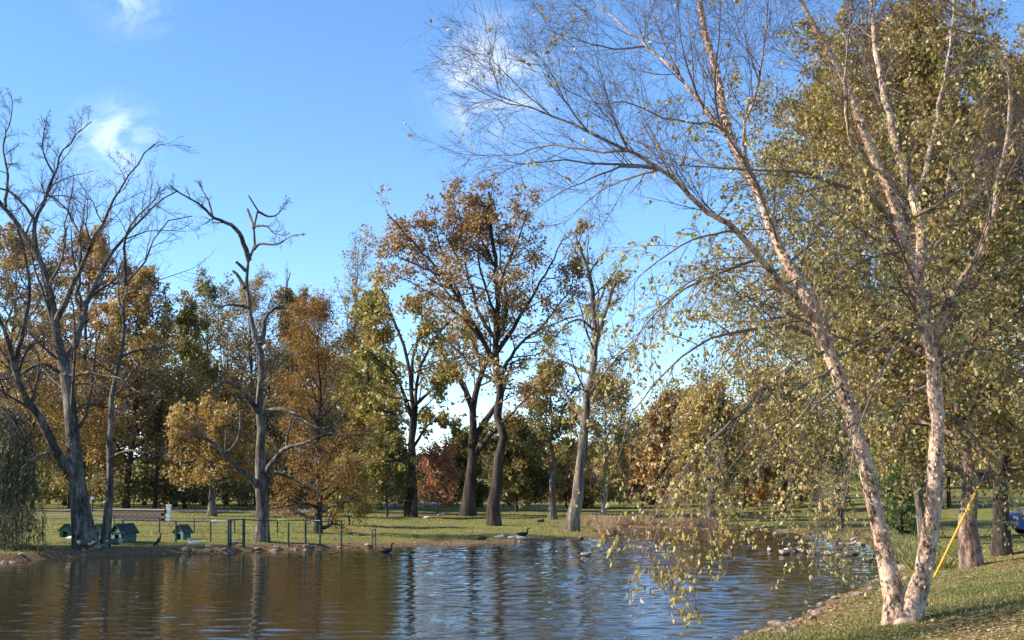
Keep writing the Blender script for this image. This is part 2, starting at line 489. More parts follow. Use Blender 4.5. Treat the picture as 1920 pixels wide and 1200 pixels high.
def G(px, py):
    """where the line of sight through a pixel meets the terrain"""
    d = raydir(px, py)
    ts = np.concatenate([np.linspace(8, 140, 3000), np.linspace(140, 600, 800)])
    x = d[0] / d[1] * ts; y = ts; z = CAMZ + d[2] / d[1] * ts
    h = np.maximum(height(x, y), 0.0)
    k = np.argmax(z <= h)
    if z[k] > h[k]: k = len(ts) - 1
    return np.array([x[k], y[k], h[k]])

def ground_material():
    m, n, l, out = mat_base("grass_ground")
    b = n.new('ShaderNodeBsdfPrincipled'); b.inputs['Roughness'].default_value = 0.95
    b.inputs['Specular IOR Level'].default_value = 0.1
    g = n.new('ShaderNodeNewGeometry')
    pos = g.outputs['Position']
    big = noise(n, l, 0.22, 5, 0.6, pos)
    mid = noise(n, l, 1.4, 5, 0.65, pos)
    fin = noise(n, l, 14, 5, 0.7, pos)
    grass = ramp(n, [(0.30, (0.08, 0.09, 0.020)), (0.46, (0.14, 0.15, 0.034)), (0.58, (0.215, 0.20, 0.055)), (0.70, (0.30, 0.24, 0.09))])
    l.new(fin.outputs['Fac'], grass.inputs['Fac'])
    litter = ramp(n, [(0.32, (0.075, 0.045, 0.025)), (0.5, (0.19, 0.12, 0.06)), (0.68, (0.32, 0.22, 0.13))])
    l.new(fin.outputs['Fac'], litter.inputs['Fac'])
    # litter share from patches
    s = n.new('ShaderNodeMath'); s.operation = 'ADD'
    l.new(big.outputs['Fac'], s.inputs[0]); l.new(mid.outputs['Fac'], s.inputs[1])
    lm = n.new('ShaderNodeMapRange'); lm.interpolation_type = 'SMOOTHSTEP'
    lm.inputs['From Min'].default_value = 0.98; lm.inputs['From Max'].default_value = 1.22
    l.new(s.outputs[0], lm.inputs['Value'])
    # bare earth on the low strip by the water
    at_ = n.new('ShaderNodeAttribute'); at_.attribute_name = 'bare'
    mxx = n.new('ShaderNodeMath'); mxx.operation = 'MAXIMUM'
    bb = n.new('ShaderNodeMath'); bb.operation = 'MULTIPLY_ADD'
    l.new(mid.outputs['Fac'], bb.inputs[0]); bb.inputs[1].default_value = 1.2
    bo = n.new('ShaderNodeMath'); bo.operation = 'MULTIPLY_ADD'; bo.inputs[1].default_value = 1.9; bo.inputs[2].default_value = -1.1
    l.new(at_.outputs['Fac'], bo.inputs[0]); l.new(bo.outputs[0], bb.inputs[2]); bb.use_clamp = True
    l.new(lm.outputs['Result'], mxx.inputs[0]); l.new(bb.outputs[0], mxx.inputs[1])
    mx = n.new('ShaderNodeMix'); mx.data_type = 'RGBA'
    l.new(mxx.outputs[0], mx.inputs['Factor']); l.new(grass.outputs['Color'], mx.inputs['A']); l.new(litter.outputs['Color'], mx.inputs['B'])
    l.new(mx.outputs['Result'], b.inputs['Base Color'])
    bp = n.new('ShaderNodeBump'); bp.inputs['Strength'].default_value = 0.7; bp.inputs['Distance'].default_value = 0.06
    l.new(fin.outputs['Fac'], bp.inputs['Height']); l.new(bp.outputs[0], b.inputs['Normal'])
    l.new(b.outputs[0], out.inputs['Surface'])
    return m
sd = pond_sd(GX, GY)
bare = np.clip(1.0 - sd / 1.7, 0, 1) * np.where(sd > -3, 1, 1)
at_ = ground_me.attributes.new('bare', 'FLOAT', 'POINT')
at_.data.foreach_set('value', bare.ravel().astype(np.float32))
ground = tag(link('ground', ground_me, ground_material()), 'grassy park ground strewn with fallen leaves around the pond', kind='structure')

def water_material():
    m, n, l, out = mat_base("pond_water")
    b = n.new('ShaderNodeBsdfPrincipled')
    b.inputs['Base Color'].default_value = (0.028, 0.022, 0.010, 1)
    b.inputs['Roughness'].default_value = 0.02
    b.inputs['IOR'].default_value = 1.333
    b.inputs['Specular IOR Level'].default_value = 0.5
    g = n.new('ShaderNodeNewGeometry'); pos = g.outputs['Position']
    # wind ripples in three sizes; gusts leave rougher and calmer patches, and the left arm lies in the lee of the trees
    a = noise(n, l, 1.0, 2, 0.5, pos, (0.45, 1.5, 1), 0.5)
    c = noise(n, l, 1.0, 3, 0.55, pos, (1.5, 5.0, 1), 0.7)
    f = noise(n, l, 1.0, 2, 0.5, pos, (5.0, 14.0, 1), 0.5)
    e = noise(n, l, 1.0, 3, 0.5, pos, (0.07, 0.20, 1))
    sx = n.new('ShaderNodeSeparateXYZ'); l.new(pos, sx.inputs[0])
    lee = n.new('ShaderNodeMapRange'); lee.interpolation_type = 'SMOOTHSTEP'
    lee.inputs['From Min'].default_value = -6.0; lee.inputs['From Max'].default_value = 0.5
    lee.inputs['To Min'].default_value = 0.4; lee.inputs['To Max'].default_value = 1.0
    l.new(sx.outputs['X'], lee.inputs['Value'])
    pm = n.new('ShaderNodeMapRange'); pm.inputs['From Min'].default_value = 0.35; pm.inputs['From Max'].default_value = 0.65
    pm.inputs['To Min'].default_value = 0.45; pm.inputs['To Max'].default_value = 1.0
    l.new(e.outputs['Fac'], pm.inputs['Value'])
    def mad(x, k, y=None):
        q = n.new('ShaderNodeMath'); q.operation = 'MULTIPLY_ADD'; l.new(x, q.inputs[0]); q.inputs[1].default_value = k
        if y is not None: l.new(y, q.inputs[2])
        else: q.inputs[2].default_value = 0.0
        return q.outputs[0]
    hsum = mad(f.outputs['Fac'], 0.10, mad(c.outputs['Fac'], 0.42, mad(a.outputs['Fac'], 1.0)))
    g1 = n.new('ShaderNodeMath'); g1.operation = 'MULTIPLY'; l.new(lee.outputs['Result'], g1.inputs[0]); l.new(pm.outputs['Result'], g1.inputs[1])
    bp = n.new('ShaderNodeBump'); bp.inputs['Distance'].default_value = 0.03
    l.new(g1.outputs[0], bp.inputs['Strength'])
    l.new(hsum, bp.inputs['Height']); l.new(bp.outputs[0], b.inputs['Normal'])
    l.new(b.outputs[0], out.inputs['Surface'])
    return m
def wave_sheet():
    wx = axis(-90, 40, -24, 15, 0.12, 1.3)
    wy = [12.0]
    while wy[-1] < 72: wy.append(wy[-1] + 0.0042 * wy[-1] + 0.010)
    lo = list(np.arange(0, 12, 1.0)); wy = np.array(lo + wy + [80, 95, 110])
    X, Y = np.meshgrid(wx, wy)
    Z = np.zeros_like(X); r = np.random.default_rng(5)
    for lam, ak, n in ((1.5, 0.014, 5), (0.85, 0.024, 8), (0.5, 0.036, 10), (0.30, 0.042, 12)):
        for _ in range(n):
            th = r.normal() * 0.55 + math.radians(-75); L = lam * (0.8 + 0.4 * r.random()); k = 2 * math.pi / L
            Z += ak / k * np.sin(k * (X * math.cos(th) + Y * math.sin(th)) + 6.28 * r.random() + 0.5 * np.sin(0.35 * X + r.random() * 6) + 0.4 * np.sin(0.5 * Y + r.random() * 6))
    gust = 0.75 + 0.3 * np.sin(0.33 * X + 0.8 * np.sin(0.21 * Y)) * np.sin(0.27 * Y + 1.0)
    lee = 0.42 + 0.58 * sm((X + 0.19 * Y - 1.0) / 6.0)
    Z *= gust * lee * sm((Y - 11) / 3) * sm((74 - Y) / 4)
    ny_, nx_ = X.shape; ii = np.arange(ny_ * nx_).reshape(ny_, nx_)
    Q = np.stack([ii[:-1, :-1], ii[:-1, 1:], ii[1:, 1:], ii[1:, :-1]], -1).reshape(-1, 4)
    return quad_mesh('pond_water', np.stack([X, Y, Z], -1).reshape(-1, 3), Q, None, True)
water = tag(link('pond_water', wave_sheet(), water_material()), 'rippled brown pond reflecting trees and blue sky', kind='structure')

# ------------------------------------------------------------------ trees traced limb by limb
def limb(pts, d0, d1, w0, w1, K=14, flare=0.0, ex=1.35):
    """pts in photo pixels, d0..d1 real distance along the limb, widths in photo pixels at that distance"""
    p = np.asarray(pts, float)
    s = np.concatenate([[0], np.cumsum(np.hypot(*np.diff(p, axis=0).T))]); s /= s[-1]
    w = [at(q[0], q[1], d0 + (d1 - d0) * t) for q, t in zip(p, s)]
    P = resample(w, K)
    t = np.linspace(0, 1, K)
    R = (w1 + (w0 - w1) * (1 - t) ** ex) / 2 / F * (d0 + (d1 - d0) * t)
    if flare: R = R * (1 + flare * np.exp(-t * K / 1.3))
    return P, R

def stack(ls):
    return np.stack([a for a, _ in ls]), np.stack([b for _, b in ls])

def rough(P, amt):
    """small natural crookedness, none at the root"""
    N, K, _ = P.shape
    seg = np.linalg.norm(P[:, -1] - P[:, 0], axis=1)[:, None, None]
    j = rng.normal(size=P.shape) * amt * seg / K
    j[:, 0] = 0
    return P + j

class Tree:
    def __init__(self, name, label, base, cat='tree', group=None):
        self.org = np.asarray(base, float)
        self.root = empty(name, base, label, cat, group)
    def tubes(self, name, batches, mat, kind=None):
        return tube_obj(name, self.root, self.org, batches, mat, kind)
    def limbs(self, P, R, S, mat):
        for p, r in zip(P, R):
            tube_obj('limb', self.root, self.org, [(p[None], r[None], S)], mat)
    def leaves(self, c, size, mat, **kw):
        return crown_obj(self.root, self.org, c, size, mat, **kw)

def inframe_keep(c, cond):
    return c[cond]

def gen_tree(name, label, base, Ht, Rc, hb, leaf, bark, size=0.2, nl=24, ns=8, nt=5, lpt=12, shape='round', tr=None, lean=(0, 0),
             droop=0.2, jit=0.16, wander=0.13, trop2=0.02, aspect=0.62, group=None, cat='tree', tscale=1.6, twig_mat=None, fold=False, mix=0.55, up=0.0, bias=0.0, trunk_top=0.93, tri=True):
    T = Tree(name, label, base, cat, group)
    b = T.org
    tr = tr or Ht * 0.015
    K = 12
    t = np.linspace(0, 1, K)
    P = np.stack([b[0] + lean[0] * t ** 1.3, b[1] + lean[1] * t ** 1.3, b[2] - 0.08 + Ht * trunk_top * t], -1)
    P[2:, :2] += np.cumsum(rng.normal(size=(K - 2, 2)) * Ht * 0.008, axis=0)
    R = tr * (1 - 0.88 * t) * (1 + 0.55 * np.exp(-t * K / 1.0))
    TP, TR = P[None], R[None]
    u = (np.arange(nl) + rng.random(nl)) / nl
    h = hb + (Ht * 0.97 - hb) * u
    tt = np.clip(h / (Ht * trunk_top), 0, 0.99) * (K - 1)
    i = np.minimum(tt.astype(int), K - 2); f = (tt - i)[:, None]
    pos = P[i] * (1 - f) + P[i + 1] * f
    az = np.arange(nl) * 2.399 + rng.random(nl) * 0.9
    if shape == 'cone':
        prof = 0.10 + 0.9 * (1 - u) ** 0.85; an = 1.45 - 0.35 * u
    elif shape == 'vase':
        prof = 0.45 + 0.55 * np.sqrt(np.clip(1 - (1.25 * u - 0.55) ** 2, 0, 1)); an = 1.05 - 0.7 * u
    else:
        prof = 0.28 + 0.72 * np.sqrt(np.clip(1 - (1.75 * u - 0.75) ** 2, 0, 1)); an = 1.35 - 0.95 * u
    prof = prof * (0.75 + 0.45 * rng.random(nl))
    D = np.stack([np.sin(an) * np.cos(az), np.sin(an) * np.sin(az), np.cos(an)], -1)
    L = Rc * prof
    KL = 8
    LP = np.empty((nl, KL, 3)); LP[:, 0] = pos
    for k in range(1, KL):
        D = nrm(D + rng.normal(size=(nl, 3)) * wander + np.array([0, 0, 0.05 + up]))
        LP[:, k] = LP[:, k - 1] + D * (L / (KL - 1))[:, None]
    r0 = np.clip(np.interp(h, np.linspace(0, Ht * trunk_top, K), R) * 0.5, 0.008, 1)
    LR = r0[:, None] * np.linspace(1, 0.25, KL)[None]
    SP, SR = spawn(LP, LR, ns, 0.22, 0.85, 0.42, 4, trop2, 0.16, 0.55, rmin=0.005)
    TwP, TwR = spawn(SP, SR, nt, 0.15, 0.8, 0.5, 3, trop2 - 0.05, 0.2, 0.5, rmin=0.003)
    T.tubes('trunk', [(TP, TR, 10), (LP, LR, 5)], bark)
    dr_ = rng.random(len(TwP)) < (0.5 if lpt > 4 else 1.0)
    T.tubes('twigs', [(SP, SR, 3), (TwP[dr_], TwR[dr_], 3)], twig_mat or M_twig_grey, 'stuff')
    if lpt > 0:
        c = np.vstack([on_twigs(TwP, lpt, 0.1, jit), on_twigs(SP, max(1, lpt // 2), 0.3, jit)])
        T.leaves(c, size, leaf, droop=droop, aspect=aspect, tscale=tscale, fold=fold, mix=mix, bias=bias, tri=tri)
    return T

def bare_twigs(T, P, R, mat, n1=9, n2=7, n3=5, l1=0.36, l2=0.42, l3=0.5, trop=0.03, t0=0.25, rmin=0.0035, wander=0.17, S3=3, ang=0.75):
    A, AR = spawn(P, R, n1, t0, ang, l1, 6, trop, wander, 0.5, rmin=rmin * 1.8, rmax=0.06)
    B, BR = spawn(A, AR, n2, 0.15, 0.75, l2, 5, trop, wander, 0.6, rmin=rmin * 1.2)
    C, CR = spawn(B, BR, n3, 0.1, 0.7, l3, 3, trop, wander, 0.7, rmin=rmin)
    T.tubes('twigs', [(A, AR, 4), (B, BR, 3), (C, CR, S3)], mat, 'stuff')
    return A, B, C

# --- big bare tree on the left bank
b0 = G(162, 1027); D = b0[1]
T = Tree('bare_tree', 'large bare grey tree with pale scarred base beside the duck houses on the left bank', b0, group=None)
ls = [
 limb([(163, 1032), (155, 985), (148, 930), (140, 860), (134, 790), (126, 720), (112, 660), (104, 610), (97, 565), (81, 502), (67, 470), (50, 448), (27, 412), (0, 380), (-30, 340)], D, D + 0.8, 37, 6, 22, 0.5),
 limb([(140, 892), (112, 864), (96, 828), (76, 784), (44, 740), (28, 692), (36, 650), (44, 610), (54, 555), (50, 490), (30, 430)], D, D - 3.5, 24, 5, 18),
 limb([(28, 692), (16, 640), (0, 600), (-20, 540), (-25, 450)], D - 1.7, D - 4, 13, 5),
 limb([(124, 706), (130, 668), (148, 628), (157, 583), (175, 538), (200, 490), (211, 470), (252, 425), (288, 385), (333, 358)], D + .3, D + 3.5, 21, 3, 18),
 limb([(106, 600), (126, 565), (148, 511), (180, 439), (216, 371), (243, 331), (270, 290), (290, 270)], D + .4, D - 2.2, 15, 2.5, 16),
 limb([(148, 511), (148, 448), (126, 394), (99, 371), (60, 350)], D - .2, D + 2.5, 9, 2.5),
 limb([(67, 470), (67, 416), (90, 358), (101, 326), (121, 277), (171, 227)], D + .6, D + 2.4, 12, 2),
 limb([(67, 416), (49, 389), (20, 360), (0, 353), (-40, 330)], D + .9, D - 1.5, 8, 3),
 limb([(10, 388), (14, 330), (6, 270), (24, 210), (20, 180)], D + .7, D + 2, 8, 2),
 limb([(101, 326), (80, 280), (88, 220)], D + 1.6, D + .5, 5, 2),
 limb([(112, 698), (80, 682), (40, 700), (0, 712), (-50, 700)], D, D - 2.5, 10, 3),
 limb([(132, 704), (168, 700), (200, 706), (224, 708), (256, 732), (300, 740)], D, D - 3, 9, 2),
 limb([(132, 830), (142, 800), (150, 760), (200, 765), (280, 780)], D, D + 3, 8, 2),
 limb([(157, 583), (140, 560), (150, 520), (120, 450), (130, 380), (140, 330)], D + 1.3, D + 4, 9, 2),
 limb([(100, 850), (85, 850), (60, 862), (40, 880)], D - 1, D - 2, 8, 3),
 limb([(97, 565), (60, 545), (20, 560), (-20, 520)], D + .5, D + 3, 9, 3),
]
P, R = zip(*ls)
lsK = [(resample(p, 16), np.interp(np.linspace(0, 1, 16), np.linspace(0, 1, len(r)), r)) for p, r in ls]
P, R = stack(lsK); P = rough(P, 0.06)
sp0, sr0 = limb([(163, 1034), (158, 1012), (155, 994)], D, D, 40, 38, 6, 0.30)
o = T.tubes('bare_wood_base', [(sp0[None], sr0[None], 16)], M_bark_pale); o['label'] = 'pale barkless wood at the foot of the trunk'
T.tubes('trunk', [(ls[0][0][None], ls[0][1][None], 16)], M_bark_grey); T.limbs(P[1:], R[1:] * 0.85, 8, M_bark_grey)
R[1:] *= 0.85
bare_twigs(T, P, R, M_twig_grey, 12, 9, 6, 0.30, 0.44, 0.5, rmin=0.0045)

# --- slim bare tree next to it
b0 = G(197, 1026); D = b0[1]
T = Tree('bare_tree', 'slender bare tree rising right of the thick pale-based tree on the left bank', b0)
ls = [
 limb([(196, 1030), (200, 980), (205, 910), (206, 820), (212, 740), (225, 660), (232, 600), (236, 545), (245, 520), (270, 497), (288, 448), (315, 412), (360, 405)], D, D + 1.5, 16, 2, 16, 0.3),
 limb([(236, 535), (234, 479), (234, 448), (252, 412), (288, 376), (300, 350)], D + .6, D - 1.5, 8, 2, 16),
 limb([(232, 590), (222, 560), (222, 520), (228, 490)], D + .5, D + 2, 6, 2, 16),
 limb([(229, 668), (250, 660), (274, 655), (320, 650)], D + .3, D + 2, 6, 2, 16),
 limb([(207, 858), (225, 850), (250, 845), (300, 855), (330, 860)], D, D - 2, 7, 2, 16),
 limb([(236, 552), (255, 545), (290, 552), (310, 560)], D + .5, D - 1, 5, 2, 16),
]
P, R = stack(ls); P = rough(P, 0.04)
T.tubes('trunk', [(P[:1], R[:1], 14)], M_bark_grey); T.limbs(P[1:], R[1:], 7, M_bark_grey)
bare_twigs(T, P, R, M_twig_grey, 11, 8, 6, 0.24, 0.44, 0.5, t0=0.35, rmin=0.0045)

# --- dead snag with broken limbs
b0 = G(490, 1014); D = b0[1]
T = Tree('dead_tree', 'tall dying tree with broken stub limbs standing behind the green gate', b0)
ls = [
 limb([(490, 1022), (490, 960), (488, 880), (488, 800), (487, 740), (490, 670), (482, 640), (470, 610), (463, 560), (461, 514), (467, 490), (476, 455), (476, 427), (482, 400), (483, 373), (470, 367)], D, D, 24, 3, 20, 0.45),
 limb([(467, 488), (455, 451), (441, 427), (419, 415), (398, 407), (380, 388), (338, 361), (318, 348)], D, D - 2.5, 11, 2.5, 20),
 limb([(398, 405), (392, 379), (380, 358), (372, 340)], D - 1.2, D - .3, 5, 1.5, 20),
 limb([(476, 428), (470, 408), (464, 392)], D, D + .4, 7, 4, 20),
 limb([(478, 424), (500, 424), (512, 436), (533, 442)], D, D - 1, 5, 1.5, 20),
 limb([(484, 397), (506, 406), (524, 398), (542, 370)], D, D + 1.2, 5, 1.2, 20),
 limb([(476, 468), (488, 457), (518, 458), (548, 442), (572, 440)], D, D - 1.5, 6, 1.2, 20),
 limb([(461, 508), (452, 499), (443, 491)], D, D - .3, 8, 5, 20),
 limb([(459, 540), (446, 517), (437, 508)], D, D + .3, 9, 5, 20),
 limb([(467, 577), (440, 572), (419, 574), (392, 592)], D, D - 1.6, 7, 2, 20),
 limb([(488, 645), (494, 628), (497, 598), (512, 580), (536, 571), (533, 553), (539, 532), (545, 512)], D, D + 1.2, 11, 1.8, 20),
 limb([(484, 773), (472, 755), (457, 737), (437, 720), (400, 713)], D, D - 2.2, 14, 5, 20),
 limb([(490, 777), (520, 767), (547, 773), (573, 790), (600, 803), (640, 795)], D, D - 2.5, 12, 2, 20),
 limb([(500, 885), (512, 865), (537, 840), (573, 830), (613, 813), (650, 815)], D, D - 3, 12, 2, 20),
 limb([(537, 840), (540, 815), (548, 780)], D - 1, D - 1.5, 6, 2, 20),
 limb([(484, 915), (470, 895), (453, 883), (423, 853), (400, 830), (360, 817), (320, 822)], D, D - 2.5, 13, 2, 20),
 limb([(425, 850), (443, 830), (450, 800), (450, 770)], D - 1.3, D - .6, 7, 2, 20),
 limb([(498, 890), (520, 888), (548, 898), (600, 925)], D, D + 1.5, 6, 1.5, 20),
 limb([(483, 770), (487, 720), (500, 700), (520, 690)], D, D - 3.5, 6, 2, 20),
]
P, R = stack(ls); P = rough(P, 0.05)
T.tubes('trunk', [(P[:1], R[:1], 16)], M_bark_grey); T.limbs(P[1:], R[1:], 8, M_bark_grey)
sel = [1, 2, 4, 5, 6, 9, 10, 12, 13, 14, 15, 16, 17, 18]
bare_twigs(T, P[sel], R[sel], M_twig_grey, 7, 7, 5, 0.25, 0.42, 0.5, t0=0.4, rmin=0.004)

# --- weeping willow at the left edge
b0 = G(-60, 1020); D = b0[1]
T = Tree('weeping_willow', 'weeping willow, shade put into its green leaf colour, trailing into the water at the left edge', b0)
ls = [limb([(-60, 1030), (-55, 900), (-45, 820), (-30, 780)], D, D, 40, 18, 12),
      limb([(-50, 840), (-10, 790), (20, 785), (48, 830)], D, D - 1.2, 14, 4, 12),
      limb([(-50, 850), (-20, 780), (10, 765), (35, 790)], D, D + 1.3, 14, 4, 12),
      limb([(-50, 860), (-20, 890), (8, 900), (28, 925), (38, 960)], D, D - 1.8, 10, 3, 12),
      limb([(-45, 830), (-70, 780), (-110, 780)], D, D - 1, 12, 4, 12)]
P, R = stack(ls)
A, AR = spawn(P[1:], R[1:], 30, 0.3, 0.9, 0, 6, -0.18, 0.15, 0.4, labs=0.8, rmin=0.006, rmax=0.02)
B, BR = spawn(A, AR, 5, 0.3, 0.9, 0, 9, -0.75, 0.07, 0.6, labs=3.4, rmin=0.004, taper=0.35)
low = B[:, :, 2] < 0.05
B[:, :, 2] = np.where(low, 0.05 + 0.3 * rng.random((len(B), 1)), B[:, :, 2])
T.tubes('trunk', [(P[:1], R[:1], 12)], M_bark_dark); T.limbs(P[1:], R[1:], 7, M_bark_dark)
T.tubes('twigs', [(A, AR, 3), (B, BR, 3)], M_twig_grey, 'stuff')
T.leaves(on_twigs(B, 34, 0.05, 0.04), 0.13, M_leaf_willow, droop=1.8, aspect=0.24, tscale=0.7)

# --- middle-bank trees: rust-leaved sycamore with its dark trunk
b0 = G(928, 986); D = b0[1]
T = Tree('sycamore_tree', 'tall rust-brown leaved tree with straight dark trunk on the middle bank', b0)
ls = [
 limb([(927, 992), (930, 930), (935, 860), (934, 780), (933, 700), (932, 620), (930, 540), (925, 470), (920, 400), (918, 360)], D, D, 21, 4, 16, 0.5, 1.0),
 limb([(934, 690), (905, 640), (870, 575), (835, 520), (790, 470), (750, 430), (725, 400)], D, D - 3, 15, 3, 16),
 limb([(933, 640), (900, 590), (880, 530), (868, 460), (862, 390)], D, D + 2.5, 12, 3, 16),
 limb([(932, 660), (960, 620), (990, 570), (1020, 520), (1045, 470), (1060, 440)], D, D + 2, 13, 3, 16),
 limb([(933, 720), (970, 650), (1010, 620), (1060, 600), (1090, 590)], D, D - 2.5, 12, 3, 16),
 limb([(930, 560), (950, 500), (975, 440), (990, 390)], D, D - 2, 10, 3, 16),
 limb([(934, 800), (960, 775), (990, 745), (1030, 720)], D, D - 2, 9, 2, 16),
 limb([(933, 720), (890, 690), (850, 650), (800, 600), (760, 560)], D, D + 2.5, 10, 2, 16),
 limb([(932, 640), (925, 580), (900, 500), (900, 420)], D, D - 4, 10, 3, 16),
 limb([(932, 640), (950, 570), (940, 500), (935, 420)], D, D + 4, 10, 3, 16),
 limb([(928, 500), (900, 440), (890, 390), (885, 360)], D, D + .5, 7, 2, 16),
 limb([(927, 480), (920, 400), (922, 350), (925, 335)], D, D - .5, 6, 2, 16),
 limb([(905, 640), (860, 590), (820, 560), (770, 530), (720, 510)], D - .8, D - 2, 8, 2, 16),
 limb([(870, 575), (840, 500), (820, 440), (815, 390)], D - 1.5, D - 1, 8, 2, 16),
 limb([(835, 520), (790, 500), (745, 480), (715, 450)], D - 2, D - 1, 7, 2, 16),
 limb([(870, 575), (830, 540), (800, 470), (770, 420)], D - 1.5, D + 1.5, 7, 2, 16),
 limb([(880, 530), (850, 460), (855, 400), (850, 370)], D + 1, D - 1, 7, 2, 16),
 limb([(1010, 620), (1040, 580), (1070, 540), (1075, 500)], D - 1, D + 1, 7, 2, 16),
]
P, R = stack(ls); P = rough(P, 0.07); R[1:] *= 0.75
A, AR = spawn(P[1:], R[1:], 11, 0.25, 0.95, 0.42, 6, 0.03, 0.2, 0.5, rmin=0.008)
A0, A0R = spawn(P[:1], R[:1], 34, 0.40, 1.1, 0, 6, 0.03, 0.15, 0.3, labs=2.6, rmin=0.008)
A = np.vstack([A, A0]); AR = np.vstack([AR, A0R])
B, BR = spawn(A, AR, 7, 0.2, 0.75, 0.45, 4, 0.03, 0.2, 0.5, rmin=0.005)
T.tubes('trunk', [(P[:1], R[:1], 14)], M_bark_dark); T.limbs(P[1:], R[1:], 7, M_bark_dark)
T.tubes('twigs', [(A, AR, 4), (B, BR, 3)], M_twig_grey, 'stuff')
tip_ = B[:, -1] / 1.25
keep = (np.sin(tip_[:, 0] * 2.1 + 1.5 * np.sin(tip_[:, 2] * 1.3)) + np.sin(tip_[:, 2] * 1.9 + tip_[:, 1] * 1.1 + 2.0) + 0.8 * rng.normal(size=len(B)) > -0.25)
T.leaves(np.vstack([on_twigs(B[keep], 25, 0.25, 0.16), on_twigs(A, 2, 0.5, 0.14)]), 0.155, M_leaf_rust, droop=0.4, tscale=2.2, aspect=0.8)

# --- forked dark tree just left of it
b0 = G(878, 968); D = b0[1]
T = Tree('forked_tree', 'dark tree forking low, with a flared base, left of the rust-leaved tree', b0)
ls = [
 limb([(877, 972), (882, 920), (885, 870), (886, 810), (885, 770), (892, 730), (908, 690), (925, 655), (940, 600), (950, 550)], D, D, 23, 5, 16, 0.6),
 limb([(890, 850), (905, 835), (920, 815), (940, 800), (965, 785)], D, D - 2, 15, 6, 16),
 limb([(888, 830), (903, 800), (925, 770), (940, 740), (960, 680)], D, D + 2, 15, 5, 16),
 limb([(886, 770), (870, 730), (850, 690), (830, 665), (815, 640)], D, D - 2, 10, 3, 16),
 limb([(886, 800), (880, 740), (860, 700), (840, 620)], D, D + 3, 9, 3, 16),
 limb([(908, 690), (890, 650), (880, 600)], D, D + 2, 8, 3, 16),
]
P, R = stack(ls); P = rough(P, 0.05)
A, AR = spawn(P, R, 10, 0.45, 0.8, 0.35, 6, 0.04, 0.18, 0.5, rmin=0.008, rmax=0.06)
B, BR = spawn(A, AR, 6, 0.2, 0.75, 0.45, 4, 0.02, 0.2, 0.5, rmin=0.005)
T.tubes('trunk', [(P[:1], R[:1], 14)], M_bark_dark); T.limbs(P[1:], R[1:], 7, M_bark_dark)
T.tubes('twigs', [(A, AR, 4), (B, BR, 3)], M_twig_grey, 'stuff')
T.leaves(on_twigs(B, 9, 0.2, 0.15), 0.20, M_leaf_olive, droop=0.4, tscale=2, aspect=0.8)

# --- twin dark trunk further left with yellow-green leaves
b0 = G(770, 969); D = b0[1]
T = Tree('sycamore_tree', 'yellow-green leaved tree on twin dark trunks left of the red shrub', b0)
ls = [
 limb([(768, 973), (770, 920), (772, 850), (772, 780), (770, 720), (762, 670), (745, 620), (730, 580), (715, 540)], D, D, 15, 4, 16, 0.5),
 limb([(776, 972), (777, 920), (776, 850), (778, 770), (780, 720), (795, 670), (820, 630), (850, 600), (880, 590)], D - .3, D + 1, 11, 4, 16, 0.5),
 limb([(772, 780), (750, 720), (730, 690), (700, 670)], D, D - 2.5, 9, 3, 16),
 limb([(778, 760), (800, 740), (820, 720), (850, 700)], D, D - 2, 8, 2, 16),
 limb([(773, 850), (740, 870), (710, 885), (690, 880)], D, D - 2.5, 7, 2, 16),
 limb([(774, 840), (800, 800), (820, 790), (850, 800)], D, D + 2, 7, 2, 16),
 limb([(772, 800), (745, 780), (720, 770), (690, 760)], D, D + 2, 8, 3, 16),
 limb([(772, 730), (775, 670), (790, 620), (790, 570)], D, D + 2.5, 8, 3, 16),
]
P, R = stack(ls); P = rough(P, 0.05)
A, AR = spawn(P, R, 11, 0.4, 0.85, 0.34, 6, 0.0, 0.18, 0.5, rmin=0.008, rmax=0.06)
B, BR = spawn(A, AR, 7, 0.2, 0.75, 0.45, 4, -0.03, 0.2, 0.5, rmin=0.005)
T.tubes('trunk', [(P[:1], R[:1], 14)], M_bark_dark); T.limbs(P[1:], R[1:], 7, M_bark_dark)
T.tubes('twigs', [(A, AR, 4), (B, BR, 3)], M_twig_grey, 'stuff')
T.leaves(on_twigs(B, 13, 0.1, 0.16), 0.24, M_leaf_yellowgreen, droop=0.5, tscale=2, aspect=0.8)

# --- leaning grey bare trunk on the point
b0 = G(1075, 996); D = b0[1]
T = Tree('bare_tree', 'leaning bare furrowed trunk with two broken tops on the grassy point', b0)
ls = [
 limb([(1073, 1002), (1080, 950), (1088, 880), (1094, 820), (1102, 750), (1112, 680), (1116, 620), (1112, 560), (1103, 510), (1092, 470), (1080, 455)], D, D, 24, 7, 18, 0.3),
 limb([(1115, 650), (1128, 610), (1138, 575), (1150, 540), (1166, 510)], D, D - .8, 13, 4, 18),
 limb([(1092, 470), (1080, 445), (1088, 425), (1100, 420)], D, D + .6, 6, 2, 18),
 limb([(1112, 575), (1125, 560), (1140, 530), (1160, 525), (1180, 522)], D, D + 1.5, 6, 2, 18),
 limb([(1104, 740), (1120, 720), (1140, 690), (1180, 650)], D, D - 1.5, 7, 2, 18),
 limb([(1108, 700), (1080, 690), (1050, 680), (1010, 720)], D, D + 2, 7, 2, 18),
 limb([(1098, 780), (1070, 760), (1040, 690), (1030, 640)], D, D + 2.5, 7, 2, 18),
 limb([(1113, 620), (1090, 600), (1060, 610), (1030, 650)], D, D - 2, 6, 2, 18),
]
P, R = stack(ls); P = rough(P, 0.05)
T.tubes('trunk', [(P[:1], R[:1], 16)], M_bark_furrow); T.limbs(P[1:], R[1:], 8, M_bark_furrow)
_, B, C = bare_twigs(T, P, R, M_twig_grey, 11, 8, 5, 0.26, 0.45, 0.5, t0=0.45)
